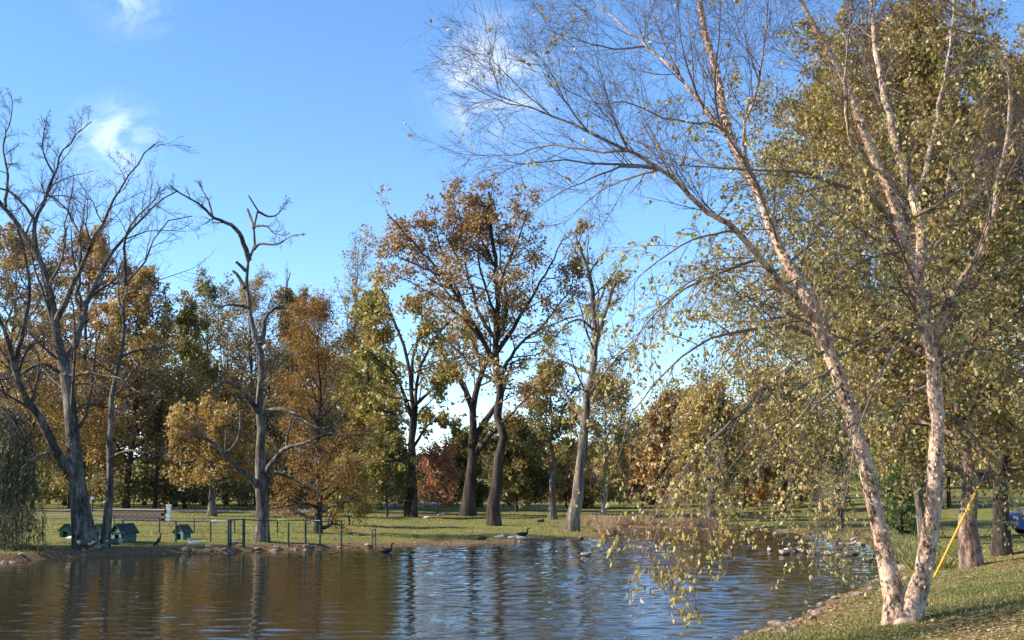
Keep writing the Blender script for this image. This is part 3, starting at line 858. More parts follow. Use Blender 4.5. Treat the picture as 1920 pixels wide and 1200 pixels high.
T.leaves(on_twigs(C[rng.random(len(C)) < 0.3], 2, 0.4, 0.05), 0.14, M_leaf_olive, droop=0.6)

# ------------------------------------------------------------------ other trees of the park
def bgt(name, label, px, py, top, wid, leaf, bark=None, **kw):
    b = G(px, py); s = b[1] / F
    Ht = (py - top) * s
    hb = kw.pop('hb', 0.25) * Ht
    return gen_tree(name, label, b, Ht, wid * 0.5 * s, hb, leaf, bark or M_bark_dark, **kw)

bgt('oak_tree', 'olive-brown leaved tree at the far left, behind the weeping willow', 10, 957, 470, 300, M_leaf_gold, nl=30, ns=8, nt=5, lpt=11, size=0.24)
bgt('oak_tree', 'tall tree with a rust-orange top behind the big bare tree', 150, 951, 452, 230, M_leaf_rust, nl=30, ns=8, nt=5, lpt=10, size=0.26, hb=0.35)
bgt('maple_tree', 'golden-brown round tree filling the gap between the two left bare trees and the snag', 235, 953, 545, 260, M_leaf_gold, nl=32, ns=9, nt=5, lpt=12, size=0.26, hb=0.12)
bgt('oak_tree', 'dark olive tree behind the orange low-branched tree', 325, 949, 575, 170, M_leaf_green, nl=28, ns=8, nt=5, lpt=10, size=0.26, hb=0.12)
bgt('locust_tree', 'loose grey-green tree whose sky-filled top shows left of the snag', 385, 946, 540, 190, M_leaf_green, nl=30, ns=7, nt=5, lpt=7, size=0.24, hb=0.2)
bgt('maple_tree', 'low golden-orange tree with a stout grey trunk behind the fence', 397, 968, 800, 190, M_leaf_gold, M_bark_grey, nl=24, ns=8, nt=5, lpt=12, size=0.20, hb=0.36, tr=0.26, bias=0.2, droop=0.4)
bgt('cypress_tree', 'broad feathery brown-gold tree behind the snag', 455, 950, 560, 250, M_leaf_brown, nl=34, ns=9, nt=6, lpt=12, size=0.20, hb=0.1, aspect=0.35, bias=0.1)
bgt('cypress_tree', 'orange feathery bald cypress with dark twin stems beside the gate', 596, 1000, 585, 235, M_leaf_cypress, nl=52, ns=9, nt=6, lpt=11, size=0.11, hb=0.04, shape='round', aspect=0.3, jit=0.12, tr=0.15, wander=0.2, droop=0.5)
bgt('oak_tree', 'faded brown tree behind the orange feathery cypress', 548, 950, 560, 190, M_leaf_brown, nl=28, ns=8, nt=5, lpt=11, size=0.26, hb=0.08)
bgt('elm_tree', 'thin leafless brown tree with a fine twiggy top above the yellow-green crowns', 655, 946, 470, 170, M_leaf_brown, M_bark_grey, nl=30, ns=9, nt=6, lpt=2, size=0.2, hb=0.35, shape='vase', up=0.08)
bgt('maple_tree', 'yellow-green tree between the feathery cypress and the twin dark trunks', 690, 962, 560, 150, M_leaf_yellowgreen, nl=28, ns=8, nt=5, lpt=11, size=0.24, hb=0.3)
bgt('dogwood_tree', 'small leafy green-gold tree with several stems on the lawn', 655, 985, 880, 110, M_leaf_yellowgreen, nl=20, ns=7, nt=5, lpt=10, size=0.14, hb=0.2)
bgt('dogwood_tree', 'small olive tree on short dark stems behind the lawn', 726, 968, 850, 130, M_leaf_green, nl=22, ns=7, nt=5, lpt=11, size=0.18, hb=0.2)
bgt('red_maple', 'low red-leaved round tree between the dark trunks', 820, 966, 872, 125, M_leaf_red, M_bark_grey, nl=18, ns=7, nt=5, lpt=8, size=0.17, hb=0.15, shape='vase')
bgt('oak_tree', 'olive tree directly behind the forked dark tree', 868, 957, 835, 100, M_leaf_green, nl=22, ns=8, nt=5, lpt=11, size=0.30, hb=0.08)
bgt('oak_tree', 'broad dark olive tree right of the tall rust-leaved tree trunk', 968, 960, 822, 170, M_leaf_green, nl=28, ns=8, nt=5, lpt=12, size=0.28, hb=0.05, bias=0.1)
bgt('oak_tree', 'grey-stemmed tree with dark sparse leaves left of the leaning bare trunk', 1036, 974, 690, 120, M_leaf_green, M_bark_grey, nl=24, ns=7, nt=4, lpt=9, size=0.22, hb=0.38, tr=0.22)
bgt('maple_tree', 'brown-orange tree behind the leaning bare trunk', 1062, 952, 850, 110, M_leaf_rust, nl=22, ns=8, nt=5, lpt=10, size=0.32, hb=0.1)
bgt('hawthorn_tree', 'pale-stemmed olive-grey tree at the head of the cove', 1132, 966, 720, 170, M_leaf_olive, M_bark_pale, nl=34, ns=9, nt=6, lpt=9, size=0.16, hb=0.25, tr=0.16, droop=0.8)
bgt('maple_tree', 'bright orange tree at the head of the cove', 1205, 951, 845, 90, M_leaf_orange, nl=22, ns=8, nt=5, lpt=9, size=0.30, hb=0.1)
bgt('oak_tree', 'brown-gold tree behind the orange tree of the cove', 1270, 952, 780, 190, M_leaf_rust, nl=28, ns=8, nt=5, lpt=11, size=0.34, hb=0.1)
bgt('oak_tree', 'olive tree with a stout grey trunk on the far lawn of the cove', 1333, 977, 760, 170, M_leaf_olive, M_bark_grey, nl=28, ns=8, nt=5, lpt=11, size=0.22, hb=0.22, tr=0.3)
bgt('maple_tree', 'orange-leaved tree on the far lawn behind the left birch stem', 1395, 956, 840, 120, M_leaf_orange, nl=24, ns=8, nt=5, lpt=9, size=0.32, hb=0.1)
bgt('oak_tree', 'gold-brown tree behind the geese at the right of the cove', 1470, 960, 740, 190, M_leaf_gold, nl=28, ns=8, nt=5, lpt=11, size=0.32, hb=0.2)
bgt('oak_tree', 'green-gold tree nearest the right end of the cove', 1575, 990, 590, 340, M_leaf_yellowgreen, nl=36, ns=9, nt=5, lpt=11, size=0.2, hb=0.22)

def wood_mass(name, label, specs, leaf, size, n=2600, group=None):
    """a stand of trees behind the others that reads as one mass of foliage"""
    px0, py0 = specs[0][0], specs[0][1]
    b = G(px0, py0)
    T = Tree(name, label, b, cat='woods'); T.root['kind'] = 'stuff'
    cs, tp, tr_ = [], [], []
    for (px, py, top, wid) in specs:
        b = G(px, py); s = b[1] / F; h = (py - top) * s; w = wid * 0.5 * s
        m = 26
        lob = nrm(rng.normal(size=(m, 3))) * (rng.random((m, 1)) ** 0.33)
        lob = lob * np.array([w * 0.8, w * 0.8, h * 0.42]) + np.array([0, 0, h * 0.52])
        k = rng.integers(0, m, n)
        v = nrm(rng.normal(size=(n, 3))) * (rng.random((n, 1)) ** 0.45) * w * (0.26 + 0.22 * rng.random((m, 1)))[k]
        cs.append(b + lob[k] + v)
        t = np.linspace(0, 1, 8)[:, None]
        p = b + np.array([0, 0, h * 0.85]) * t; p[2:, :2] += np.cumsum(rng.normal(size=(6, 2)) * 0.12, 0)
        tp.append(p); tr_.append(h * 0.014 * (1 - 0.85 * t[:, 0]))
        for q in lob[::2]:
            i = 3 + int(3 * rng.random())
            pts = np.stack([p[i], p[i] * 0.4 + (b + q) * 0.6 + np.array([0, 0, 0.2]), b + q])
            tp.append(resample(pts, 8)); tr_.append(np.linspace(h * 0.005, 0.015, 8))
    c = np.vstack(cs)
    c = c[c[:, 2] > height(c[:, 0], c[:, 1]) + 0.5]
    T.tubes('trunks', [(np.stack(tp), np.stack(tr_), 5)], M_bark_dark, 'stuff')
    V, Q, M = leaf_quads(c, size, 0.3, 0.7, tri=True)
    link('foliage', quad_mesh('foliage', local(V, T.org), Q, tones(c, 3.0, 0.5)), leaf, T.root, 'stuff')
wood_mass('woodland', 'golden-brown wood massed behind the fence on the left', [(-60, 949, 520, 200), (40, 947, 560, 200), (120, 948, 545, 190), (200, 947, 560, 170), (270, 948, 580, 170), (425, 946, 600, 170), (480, 948, 590, 160), (640, 946, 600, 150)], M_leaf_gold, 0.30, 3600)
wood_mass('woodland', 'dull green trees massed low behind the golden wood on the left', [(0, 945, 600, 200), (90, 945, 640, 220), (310, 945, 600, 200), (365, 944, 590, 160), (530, 945, 575, 160), (590, 946, 640, 170), (700, 946, 660, 150), (160, 945, 600, 200)], M_leaf_green, 0.32, 3400)
wood_mass('woodland', 'brown twiggy trees massed between the snag and the yellow-green tree', [(560, 944, 540, 130), (600, 945, 570, 130), (420, 944, 565, 140), (665, 944, 560, 120)], M_leaf_brown, 0.26, 2600)
wood_mass('woodland', 'gold and olive trees massed beyond the lawn at the head of the cove', [(1180, 944, 780, 150), (1250, 943, 710, 160), (1330, 943, 650, 180), (1410, 944, 600, 190), (1500, 945, 570, 200), (1590, 948, 560, 190), (1680, 950, 600, 180), (1780, 952, 640, 200), (1880, 955, 640, 200)], M_leaf_olive, 0.30, 4200)
wood_mass('woodland', 'tan-gold feathery young trees in front of the left wood', [(60, 955, 640, 150), (130, 954, 660, 150), (290, 954, 640, 140), (345, 953, 660, 130), (500, 955, 630, 140), (535, 953, 620, 130), (640, 954, 640, 130), (712, 955, 680, 100), (200, 954, 640, 150)], M_leaf_brown, 0.20, 3600)
wood_mass('shrubbery', 'dark low shrubs and undergrowth behind the left lawn', [(px, 953, 880 + 25 * rng.random(), 110) for px in (-40, 40, 110, 190, 250, 300, 350, 420, 470, 520, 565, 620, 680)], M_leaf_green, 0.24, 1300)
wood_mass('shrubbery', 'olive shrubs and hedge beyond the middle lawn and cove', [(px, 951, 885 + 25 * rng.random(), 100) for px in (740, 800, 850, 905, 960, 1010, 1060, 1110, 1170, 1230, 1300, 1360, 1430, 1500)], M_leaf_olive, 0.28, 1100)
# woods that close the view behind everything
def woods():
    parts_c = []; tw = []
    T = Tree('distant_woods', 'far-off band of haze-tinted autumn woods closing the view', (0, 170, height(np.array([0.]), np.array([170.]))[0]), cat='woods')
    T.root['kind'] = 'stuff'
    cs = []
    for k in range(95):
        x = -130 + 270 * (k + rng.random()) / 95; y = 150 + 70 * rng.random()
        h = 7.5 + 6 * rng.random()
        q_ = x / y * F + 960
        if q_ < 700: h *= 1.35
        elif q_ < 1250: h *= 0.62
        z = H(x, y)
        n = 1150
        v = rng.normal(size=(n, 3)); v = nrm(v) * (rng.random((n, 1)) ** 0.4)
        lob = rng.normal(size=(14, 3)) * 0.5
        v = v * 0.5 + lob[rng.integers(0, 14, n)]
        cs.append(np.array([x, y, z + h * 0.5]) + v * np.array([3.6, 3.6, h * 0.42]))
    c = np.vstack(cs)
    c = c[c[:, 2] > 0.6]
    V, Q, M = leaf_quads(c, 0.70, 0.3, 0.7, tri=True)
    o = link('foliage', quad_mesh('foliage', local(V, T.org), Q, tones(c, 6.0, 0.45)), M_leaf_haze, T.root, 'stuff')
woods()

# ------------------------------------------------------------------ right bank: big leafy trees behind the birch
def bank_tree(name, label, px, py, stems, leaf, top, wid, nl, lean, **kw):
    b = G(px, py); s = b[1] / F
    return gen_tree(name, label, b, (py - top) * s, wid * 0.5 * s, kw.pop('hb', 0.22) * (py - top) * s, leaf, kw.pop('bark', M_bark_birch), nl=nl, lean=lean, tri=False, **kw)

bank_tree('river_birch', 'leaning thick-trunked birch with gold-olive crown behind the yellow guy-wire guard', 1822, 1062, 1, M_leaf_bank, 70, 690, 64, (-0.9, 0.8),
          ns=12, nt=7, lpt=13, size=0.11, jit=0.09, droop=0.7, trop2=-0.06, tr=0.20, hb=0.16, mix=0.7, tscale=1.0, twig_mat=M_twig_birch, wander=0.12, bark=M_bark_red)
bank_tree('river_birch', 'dark-trunked birch with gold leaves near the right edge of the bank', 1878, 1042, 1, M_leaf_bank, 130, 480, 46, (1.2, 0.5),
          ns=11, nt=6, lpt=14, size=0.12, jit=0.10, droop=0.7, trop2=-0.06, tr=0.20, hb=0.15, mix=0.7, tscale=1.0, twig_mat=M_twig_birch, bark=M_bark_dark)
bank_tree('river_birch', 'olive-gold birch on the right bank seen between the two foreground stems', 1735, 1022, 1, M_leaf_bank, 235, 740, 70, (-2.4, 0.8),
          ns=12, nt=7, lpt=13, size=0.125, jit=0.11, droop=0.7, trop2=-0.06, tr=0.15, hb=0.2, mix=0.7, tscale=1.2, twig_mat=M_twig_birch, bark=M_bark_furrow)
bank_tree('willow_shrub', 'bright green bushy willow between the two foreground birch stems', 1690, 1010, 1, M_leaf_fresh, 800, 150, 30, (0, 0),
          ns=9, nt=6, lpt=9, size=0.16, jit=0.12, droop=1.4, trop2=-0.15, tr=0.10, hb=0.05, aspect=0.3, twig_mat=M_twig_grey, bark=M_bark_dark)

# ------------------------------------------------------------------ foreground river birch
b0 = G(1692, 1168); D = b0[1]
T = Tree('river_birch', 'two-stemmed birch with peeling salmon bark in the right foreground at the water', b0)
Lst = limb([(1684, 1188), (1681, 1145), (1669, 1085), (1650, 1000), (1630, 910), (1602, 800), (1568, 690), (1530, 600), (1495, 520), (1473, 490), (1436, 396), (1394, 304), (1361, 250), (1357, 187), (1340, 133), (1320, 62), (1312, 0), (1305, -90)], D, D + 1.2, 33, 4, 30, 0.75, 0.8)
Rst = limb([(1702, 1188), (1709, 1145), (1730, 1080), (1742, 1000), (1749, 920), (1756, 840), (1755, 760), (1746, 680), (1735, 610), (1718, 540), (1702, 480), (1690, 420), (1668, 358), (1650, 315), (1632, 283), (1612, 225), (1586, 154), (1540, 70), (1502, 0), (1480, -60)], D, D - 0.9, 33, 5, 30, 0.75, 0.8)
stems = [Lst, Rst]
big = [  # ascending leaders and limbs
 limb([(1530, 600), (1470, 540), (1420, 480), (1380, 432), (1320, 385), (1270, 340), (1237, 317), (1178, 283), (1100, 245), (1028, 212), (974, 200), (900, 172), (866, 155)], D + .4, D - 1.6, 17, 1.5, 20, 0, 1.2),
 limb([(1718, 545), (1728, 480), (1722, 410), (1708, 360), (1690, 315), (1675, 260), (1661, 196), (1650, 130), (1640, 83), (1632, 0), (1630, -60)], D - .4, D + 1.2, 23, 4, 20, 0, 0.9),
 limb([(1745, 650), (1762, 605), (1790, 545), (1830, 487), (1857, 408), (1869, 346), (1890, 258), (1894, 167), (1882, 125), (1840, 54), (1782, 8), (1740, -40)], D - .2, D - 2.6, 17, 4, 20, 0, 0.9),
 limb([(1704, 380), (1723, 346), (1748, 258), (1765, 175), (1782, 83), (1788, 20), (1795, -40)], D + .2, D + 2.4, 11, 2.5, 20),
 limb([(1361, 252), (1349, 237), (1320, 200), (1282, 154), (1257, 125), (1212, 87), (1174, 54), (1137, 25), (1107, 0), (1070, -30)], D + .9, D + 2.2, 10, 1.5, 20),
 limb([(1660, 330), (1610, 290), (1590, 240), (1585, 150), (1592, 60), (1600, -20)], D - .6, D - 2.0, 8, 2, 20),
 limb([(1400, 320), (1395, 240), (1420, 170), (1432, 90), (1440, 0), (1445, -50)], D + 1, D - .8, 8, 2, 20),
]
side = [  # thinner limbs against the sky
 limb([(1237, 317), (1178, 310), (1132, 308), (1045, 300), (966, 310), (937, 292), (900, 290)], D - .6, D - 2.2, 7, 1, 16),
 limb([(1178, 283), (1112, 283), (1028, 273), (945, 292), (850, 287)], D - .9, D + .6, 6, 1, 16),
 limb([(1237, 317), (1195, 329), (1132, 354), (1078, 400), (1053, 425)], D - .6, D + 1, 6, 1, 16),
 limb([(1240, 320), (1178, 310), (1132, 325), (1057, 358), (1000, 400), (985, 425)], D - .5, D - 2.8, 6, 1, 16),
 limb([(1349, 237), (1340, 160), (1349, 62), (1352, 0), (1350, -50)], D + 1, D - .6, 6, 1.2, 16),
 limb([(1212, 87), (1160, 92), (1120, 85), (1070, 71), (1020, 54)], D + 1.7, D + .4, 5, 1, 16),
 limb([(1359, 244), (1335, 234), (1266, 225), (1216, 208), (1174, 192), (1120, 194), (1060, 170)], D + .9, D - 1.2, 6, 1, 16),
 limb([(1397, 316), (1341, 310), (1262, 287), (1200, 270), (1130, 240), (1080, 200)], D + .8, D + 2.6, 6, 1, 16),
 limb([(1282, 154), (1250, 90), (1230, 40), (1210, -20)], D + 1.3, D + 2.5, 5, 1, 16),
 limb([(1320, 205), (1290, 130), (1275, 60), (1270, -20)], D + 1, D - .5, 5, 1, 16),
 limb([(1178, 283), (1150, 220), (1130, 150), (1110, 80)], D - .9, D - 1.6, 5, 1, 16),
 limb([(1100, 245), (1060, 190), (1030, 130), (1000, 95)], D - 1.2, D - 2.2, 4, 1, 16),
 limb([(1028, 212), (985, 175), (940, 130), (905, 100), (870, 108)], D - 1.4, D - 1, 4, 1, 16),
 limb([(1270, 340), (1230, 270), (1200, 200), (1190, 130)], D - .3, D + 1, 5, 1, 16),
 limb([(1673, 408), (1632, 371), (1573, 346), (1498, 323), (1420, 318), (1340, 314), (1270, 310)], D - .5, D - 2.2, 11, 1.5, 16),
 limb([(1690, 420), (1780, 370), (1850, 310), (1930, 280)], D - .5, D - 1.5, 8, 2, 16),
 limb([(1735, 500), (1780, 430), (1850, 350), (1960, 290)], D, D + 1.5, 8, 2, 16),
]
droop = [  # leafy arching limbs
 limb([(1521, 628), (1471, 612), (1414, 612), (1345, 632), (1276, 674), (1230, 716), (1184, 781), (1165, 830), (1150, 880)], D + .4, D - 1.6, 13, 2, 16),
 limb([(1553, 700), (1496, 727), (1430, 752), (1370, 790), (1310, 850), (1260, 920), (1235, 980), (1225, 1030)], D + .2, D - 2.2, 12, 2, 16),
 limb([(1545, 660), (1480, 690), (1420, 740), (1375, 800), (1345, 880), (1325, 950), (1300, 1010)], D + .2, D - 1.8, 10, 2, 16),
 limb([(1415, 488), (1345, 513), (1276, 547), (1230, 586), (1172, 655), (1126, 690), (1090, 745)], D + .3, D - 1.2, 10, 1.5, 16),
 limb([(1440, 500), (1380, 500), (1310, 520), (1240, 570), (1190, 640), (1160, 720)], D + .5, D + 1.8, 8, 1.5, 16),
 limb([(1733, 612), (1699, 624), (1676, 647), (1657, 689), (1626, 758), (1605, 830), (1590, 900), (1580, 950)], D - .4, D - 2.2, 9, 2, 16),
 limb([(1580, 720), (1530, 760), (1500, 820), (1480, 900), (1470, 960)], D, D + 1.6, 8, 1.5, 16),
 limb([(1600, 790), (1560, 840), (1545, 900), (1540, 970), (1545, 1030)], D, D + .8, 7, 1.5, 16),
 limb([(1748, 690), (1800, 660), (1850, 655), (1920, 670), (1980, 720)], D - .2, D - 1.8, 10, 2, 16),
 limb([(1752, 720), (1720, 730), (1690, 770), (1670, 830), (1660, 880)], D, D + 1.2, 7, 1.5, 16),
 limb([(1754, 770), (1800, 790), (1840, 840), (1865, 900), (1880, 940)], D, D + .8, 7, 1.5, 16),
 limb([(1738, 620), (1790, 600), (1840, 615), (1890, 660), (1930, 720)], D, D + 2, 8, 1.5, 16),
 limb([(1700, 470), (1640, 480), (1570, 520), (1520, 570), (1490, 640), (1470, 700)], D - .6, D - 2.2, 9, 1.5, 16),
 limb([(1495, 520), (1440, 560), (1400, 620), (1380, 690), (1372, 760)], D + .5, D + 2, 8, 1.5, 16),
 limb([(1520, 590), (1440, 600), (1360, 680), (1300, 760), (1260, 850), (1240, 920)], D + .4, D + .6, 8, 1.5, 16),
 limb([(1560, 690), (1500, 780), (1440, 850), (1400, 930), (1385, 985)], D + .2, D - .6, 8, 1.5, 16),
 limb([(1500, 760), (1420, 820), (1360, 890), (1320, 960), (1305, 1020), (1305, 1070)], D - .2, D - 1.6, 6, 1.2, 16),
 limb([(1370, 790), (1290, 870), (1235, 950), (1215, 1010), (1210, 1060)], D - 1.2, D - 2.2, 6, 1.2, 16),
 limb([(1600, 790), (1585, 860), (1575, 940), (1578, 1010), (1585, 1050)], D, D - 1.5, 6, 1.2, 16),
 limb([(1390, 435), (1330, 440), (1260, 470), (1200, 520), (1150, 590), (1110, 640)], D - .1, D - 2, 7, 1.2, 16),
]
stemsK = [(resample(p, 24), np.interp(np.linspace(0, 1, 24), np.linspace(0, 1, len(r)), r)) for p, r in stems]
SP_, SR_ = stack(stemsK)
BP, BR_ = stack(big); BP = rough(BP, 0.05)
sp, sr = stack(side); sp = rough(sp, 0.04)
dp, dr = stack(droop); dp = rough(dp, 0.05); dr = dr * 0.68
SP_[:, 3:] += rng.normal(size=SP_[:, 3:].shape) * 0.012
# thickness with bumps of burls and old branch scars
SRn = SR_ * (1 + 0.06 * rng.normal(size=SR_.shape))
bp_, br_ = limb([(1690, 1196), (1691, 1165), (1693, 1135), (1696, 1110), (1698, 1092)], D, D, 96, 3, 14, 0.10)
T.tubes('trunk_base', [(bp_[None], br_[None], 18)], M_bark_birch)
T.tubes('stem', [(SP_[:1], SRn[:1], 16)], M_bark_birch)
T.tubes('stem', [(SP_[1:], SRn[1:], 16)], M_bark_birch)
T.limbs(BP, BR_, 9, M_bark_birch)
T.limbs(np.concatenate([sp, dp]), np.concatenate([sr, dr]), 6, M_limb_birch)
# limbs reaching toward and away from the viewer
xp, xr = spawn(SP_, SR_, 9, 0.35, 0.95, 0, 14, 0.0, 0.06, 0.28, labs=2.4, rmax=0.03, rmin=0.012, t1=0.58)
x2, x2r = spawn(BP, BR_, 5, 0.2, 0.7, 0, 14, 0.03, 0.06, 0.4, labs=1.5, rmax=0.02, rmin=0.006)
T.tubes('branches', [(xp, xr, 5), (x2, x2r, 5)], M_limb_birch, 'stuff')
# upper twigs: long, fine, rising
U0 = np.concatenate([resample(p, 14)[None] for p in list(sp) + list(x2)] + [resample(p, 14)[None] for p in BP])
U0R = np.concatenate([np.interp(np.linspace(0, 1, 14), np.linspace(0, 1, r.shape[0]), r)[None] for r in list(sr) + list(x2r) + list(BR_)])
A, AR = spawn(U0, U0R, 11, 0.12, 0.68, 0, 7, 0.04, 0.09, 0.45, labs=1.15, rmin=0.0038, rmax=0.010, taper=0.5)
B, BRr = spawn(A, AR, 7, 0.12, 0.75, 0, 4, 0.02, 0.12, 0.6, labs=0.46, rmin=0.0026, taper=0.4)
C, CR = spawn(B, BRr, 3, 0.2, 0.75, 0, 3, 0.0, 0.13, 0.7, labs=0.20, rmin=0.0020, taper=0.3)
T.tubes('twigs', [(A, AR, 3), (B, BRr, 3), (C, CR, 3)], M_twig_birch, 'stuff')
# lower sprays: hanging
L0 = np.concatenate([resample(p, 14)[None] for p in list(dp) + list(xp)])
L0R = np.concatenate([np.interp(np.linspace(0, 1, 14), np.linspace(0, 1, r.shape[0]), r)[None] for r in list(dr) + list(xr)])
E, ER = spawn(L0, L0R, 16, 0.10, 0.85, 0, 8, -0.10, 0.07, 0.45, labs=0.95, rmin=0.004, rmax=0.009, taper=0.35)
Fh, FR = spawn(E, ER, 7, 0.1, 0.7, 0, 5, -0.22, 0.08, 0.6, labs=0.5, rmin=0.0034, taper=0.3)
T.tubes('twigs', [(E, ER, 4), (Fh, FR, 3)], M_twig_birch, 'stuff')
top_l = np.vstack([on_twigs(C[rng.random(len(C)) < 0.022], 2, 0.5, 0.01), on_twigs(B[rng.random(len(B)) < 0.025], 2, 0.4, 0.01)])
low_l = np.vstack([on_twigs(Fh[rng.random(len(Fh)) < 0.62], 4, 0.2, 0.012), on_twigs(E, 3, 0.3, 0.012)])
lc = np.vstack([top_l, low_l])
# few leaves hang in front of the stems themselves
pxl = lambda p: np.stack([960 + p[:, 0] / (p[:, 1] * math.cos(PITCH) + (p[:, 2] - CAMZ) * math.sin(PITCH)) * F, 600 - (-(p[:, 1]) * math.sin(PITCH) + (p[:, 2] - CAMZ) * math.cos(PITCH)) / (p[:, 1] * math.cos(PITCH) + (p[:, 2] - CAMZ) * math.sin(PITCH)) * F], -1)
lp_ = pxl(lc); near_stem = np.zeros(len(lc), bool)
for p in SP_:
    q = pxl(resample(p, 140)); 
    for k in range(0, 140):
        near_stem |= (np.hypot(lp_[:, 0] - q[k, 0], lp_[:, 1] - q[k, 1]) < 24)
lc = lc[~near_stem | (rng.random(len(lc)) < 0.18)]
# the 300 nearest leaves stand as leaves of their own
dist = np.linalg.norm(lc - np.array([0, 0, CAMZ]), axis=1)
uu = lc[:, 0] / lc[:, 1] * F
vis = (np.abs(uu) < 955) & (lc[:, 2] < CAMZ + 0.39 * lc[:, 1]) & (lc[:, 2] > 0.1)
order = np.argsort(np.where(vis, dist, 1e9))
near_i = order[:300]; rest = np.ones(len(lc), bool); rest[near_i] = False
T.leaves(lc[rest], 0.060, M_leaf_birch, droop=1.1, aspect=0.72, fold=True, tscale=0.5, mix=0.75)
def leaf_mesh(k):
    L = 0.050 + 0.009 * k; W = L * 0.36
    V = np.array([[0, 0, 0], [W * .85, .1 * L, -.22 * L], [W, .13 * L, -.5 * L], [W * .5, .06 * L, -.8 * L], [0, -.04 * L * (k + 1), -L],
                  [-W * .5, .06 * L, -.8 * L], [-W, .13 * L, -.5 * L], [-W * .85, .1 * L, -.22 * L], [0.004 * k, -.02, .025]])
    me = bpy.data.meshes.new('leaf'); me.from_pydata(V.tolist(), [], [(0, 1, 2, 3, 4), (0, 4, 5, 6, 7), (8, 0, 7)]); me.update()
    me.materials.append(M_leaf_birch_single)
    return me
LM = [leaf_mesh(k) for k in range(4)]
for j, i in enumerate(near_i):
    o = bpy.data.objects.new('leaf', LM[j % 4]); COL.objects.link(o); o.parent = T.root
    o.location = tuple(lc[i] - T.org)
    o.rotation_euler = (rng.normal() * 0.5, rng.normal() * 0.5, rng.random() * 6.28)
    s_ = 0.8 + 0.5 * rng.random(); o.scale = (s_, s_, s_)
# curls of peeling bark on stems and leaders
def flakes():
    cs = []
    for Pb, Rb, n, S in ((SP_, SRn, 1500, 0.05), (BP, BR_, 160, 0.035)):
        for p, r in zip(Pb, Rb):
            K = len(p)
            n_ = n // 1 if Pb is SP_ else n
            x = (0.02 + 0.9 * rng.random(n_) ** 0.8) * (K - 1); i = np.minimum(x.astype(int), K - 2); f = (x - i)[:, None]
            c = p[i] * (1 - f) + p[i + 1] * f
            t = nrm(p[i + 1] - p[i])
            rv = rng.normal(size=(n_, 3)); out_ = nrm(rv - (rv * t).sum(-1, keepdims=True) * t)
            rad = (r[i] * (1 - f[:, 0]) + r[i + 1] * f[:, 0])[:, None]
            tang = np.cross(t, out_)
            sz = (S * (0.25 + 0.9 * rng.random((n_, 1)) ** 2)) * np.minimum(1, rad / 0.05)
            c0 = c + out_ * rad * 0.97
            lift = 0.15 + 0.7 * rng.random((n_, 1)) ** 2
            a = c0 - t * sz * 0.5; b = c0 + t * sz * 0.5
            e = tang * sz * 0.9 + out_ * sz * lift * 0.6
            cs.append(np.stack([a, b, b + e * 0.5 + out_ * sz * .05, a + e * 0.6 + out_ * sz * .05], 1))
            cs.append(np.stack([a + e * 0.6 + out_ * sz * .05, b + e * 0.5 + out_ * sz * .05, b + e * 0.9 + out_ * sz * lift * .5, a + e + out_ * sz * lift * .5], 1))
    V = np.vstack(cs).reshape(-1, 3)
    Q = np.arange(len(V)).reshape(-1, 4)
    link('peeling_bark', quad_mesh('peeling_bark', local(V, T.org), Q, rng.random(len(Q))), M_flake, T.root, 'stuff')
flakes()

# ------------------------------------------------------------------ small builders
def box_mesh(name, sx, sy, sz, mat, bevel=0.0, z0=0.0):
    bm = bmesh.new(); bmesh.ops.create_cube(bm, size=1.0)
    for v in bm.verts: v.co = Vector((v.co.x * sx, v.co.y * sy, (v.co.z + 0.5) * sz + z0))
    if bevel: bmesh.ops.bevel(bm, geom=bm.edges[:], offset=bevel, segments=1, affect='EDGES')
    me = bpy.data.meshes.new(name); bm.to_mesh(me); bm.free(); me.materials.append(mat)
    return me

def poly_mesh(name, V, Fc, mat):
    me = bpy.data.meshes.new(name); me.from_pydata([tuple(map(float, v)) for v in V], [], Fc); me.update(); me.materials.append(mat)
    return me

def bar(name, a, b, r, mat, parent=None, S=8, org=(0, 0, 0)):
    P = resample([np.asarray(a, float), np.asarray(b, float)], 3)[None]
    V, Q = tubes(P, np.full((1, 3), r), S)
    V = V - np.asarray(org)
    n = len(V); caps = [list(range(S))[::-1], list(range(n - S, n))]
    me = bpy.data.meshes.new(name); me.from_pydata(V.tolist(), [], [list(map(int, q)) for q in Q] + caps); me.update()
    return link(name, me, mat, parent)

M_fence = plainmat("fence_green", (0.022, 0.05, 0.038), 0.55, 0.3, 6)
M_rail = plainmat("fence_rail_galvanised", (0.14, 0.18, 0.17), 0.5, 0.2, 6, 0.3)
M_house = plainmat("duck_house_green", (0.075, 0.16, 0.125), 0.75, 0.25, 5)
M_houseroof = plainmat("duck_house_roof", (0.045, 0.065, 0.06), 0.8, 0.3, 7)
M_black = plainmat("painted_interior_shade", (0.012, 0.012, 0.012), 0.9, 0.2)  # near-black floor colour paints the shade inside the duck houses
M_yellow = plainmat("guard_yellow", (0.72, 0.36, 0.03), 0.6, 0.22, 9)
M_steel = plainmat("steel_wire", (0.35, 0.35, 0.34), 0.4, 0.2, 10, 0.7)
M_brick = plainmat("wall_brick", (0.075, 0.05, 0.042), 0.9, 0.45, 2.5)
M_coping = plainmat("wall_coping", (0.22, 0.19, 0.165), 0.9, 0.2, 4)
M_white = plainmat("white_paint", (0.78, 0.77, 0.74), 0.5, 0.08, 6)
M_asphalt = plainmat("road_asphalt", (0.17, 0.155, 0.15), 0.95, 0.25, 3)

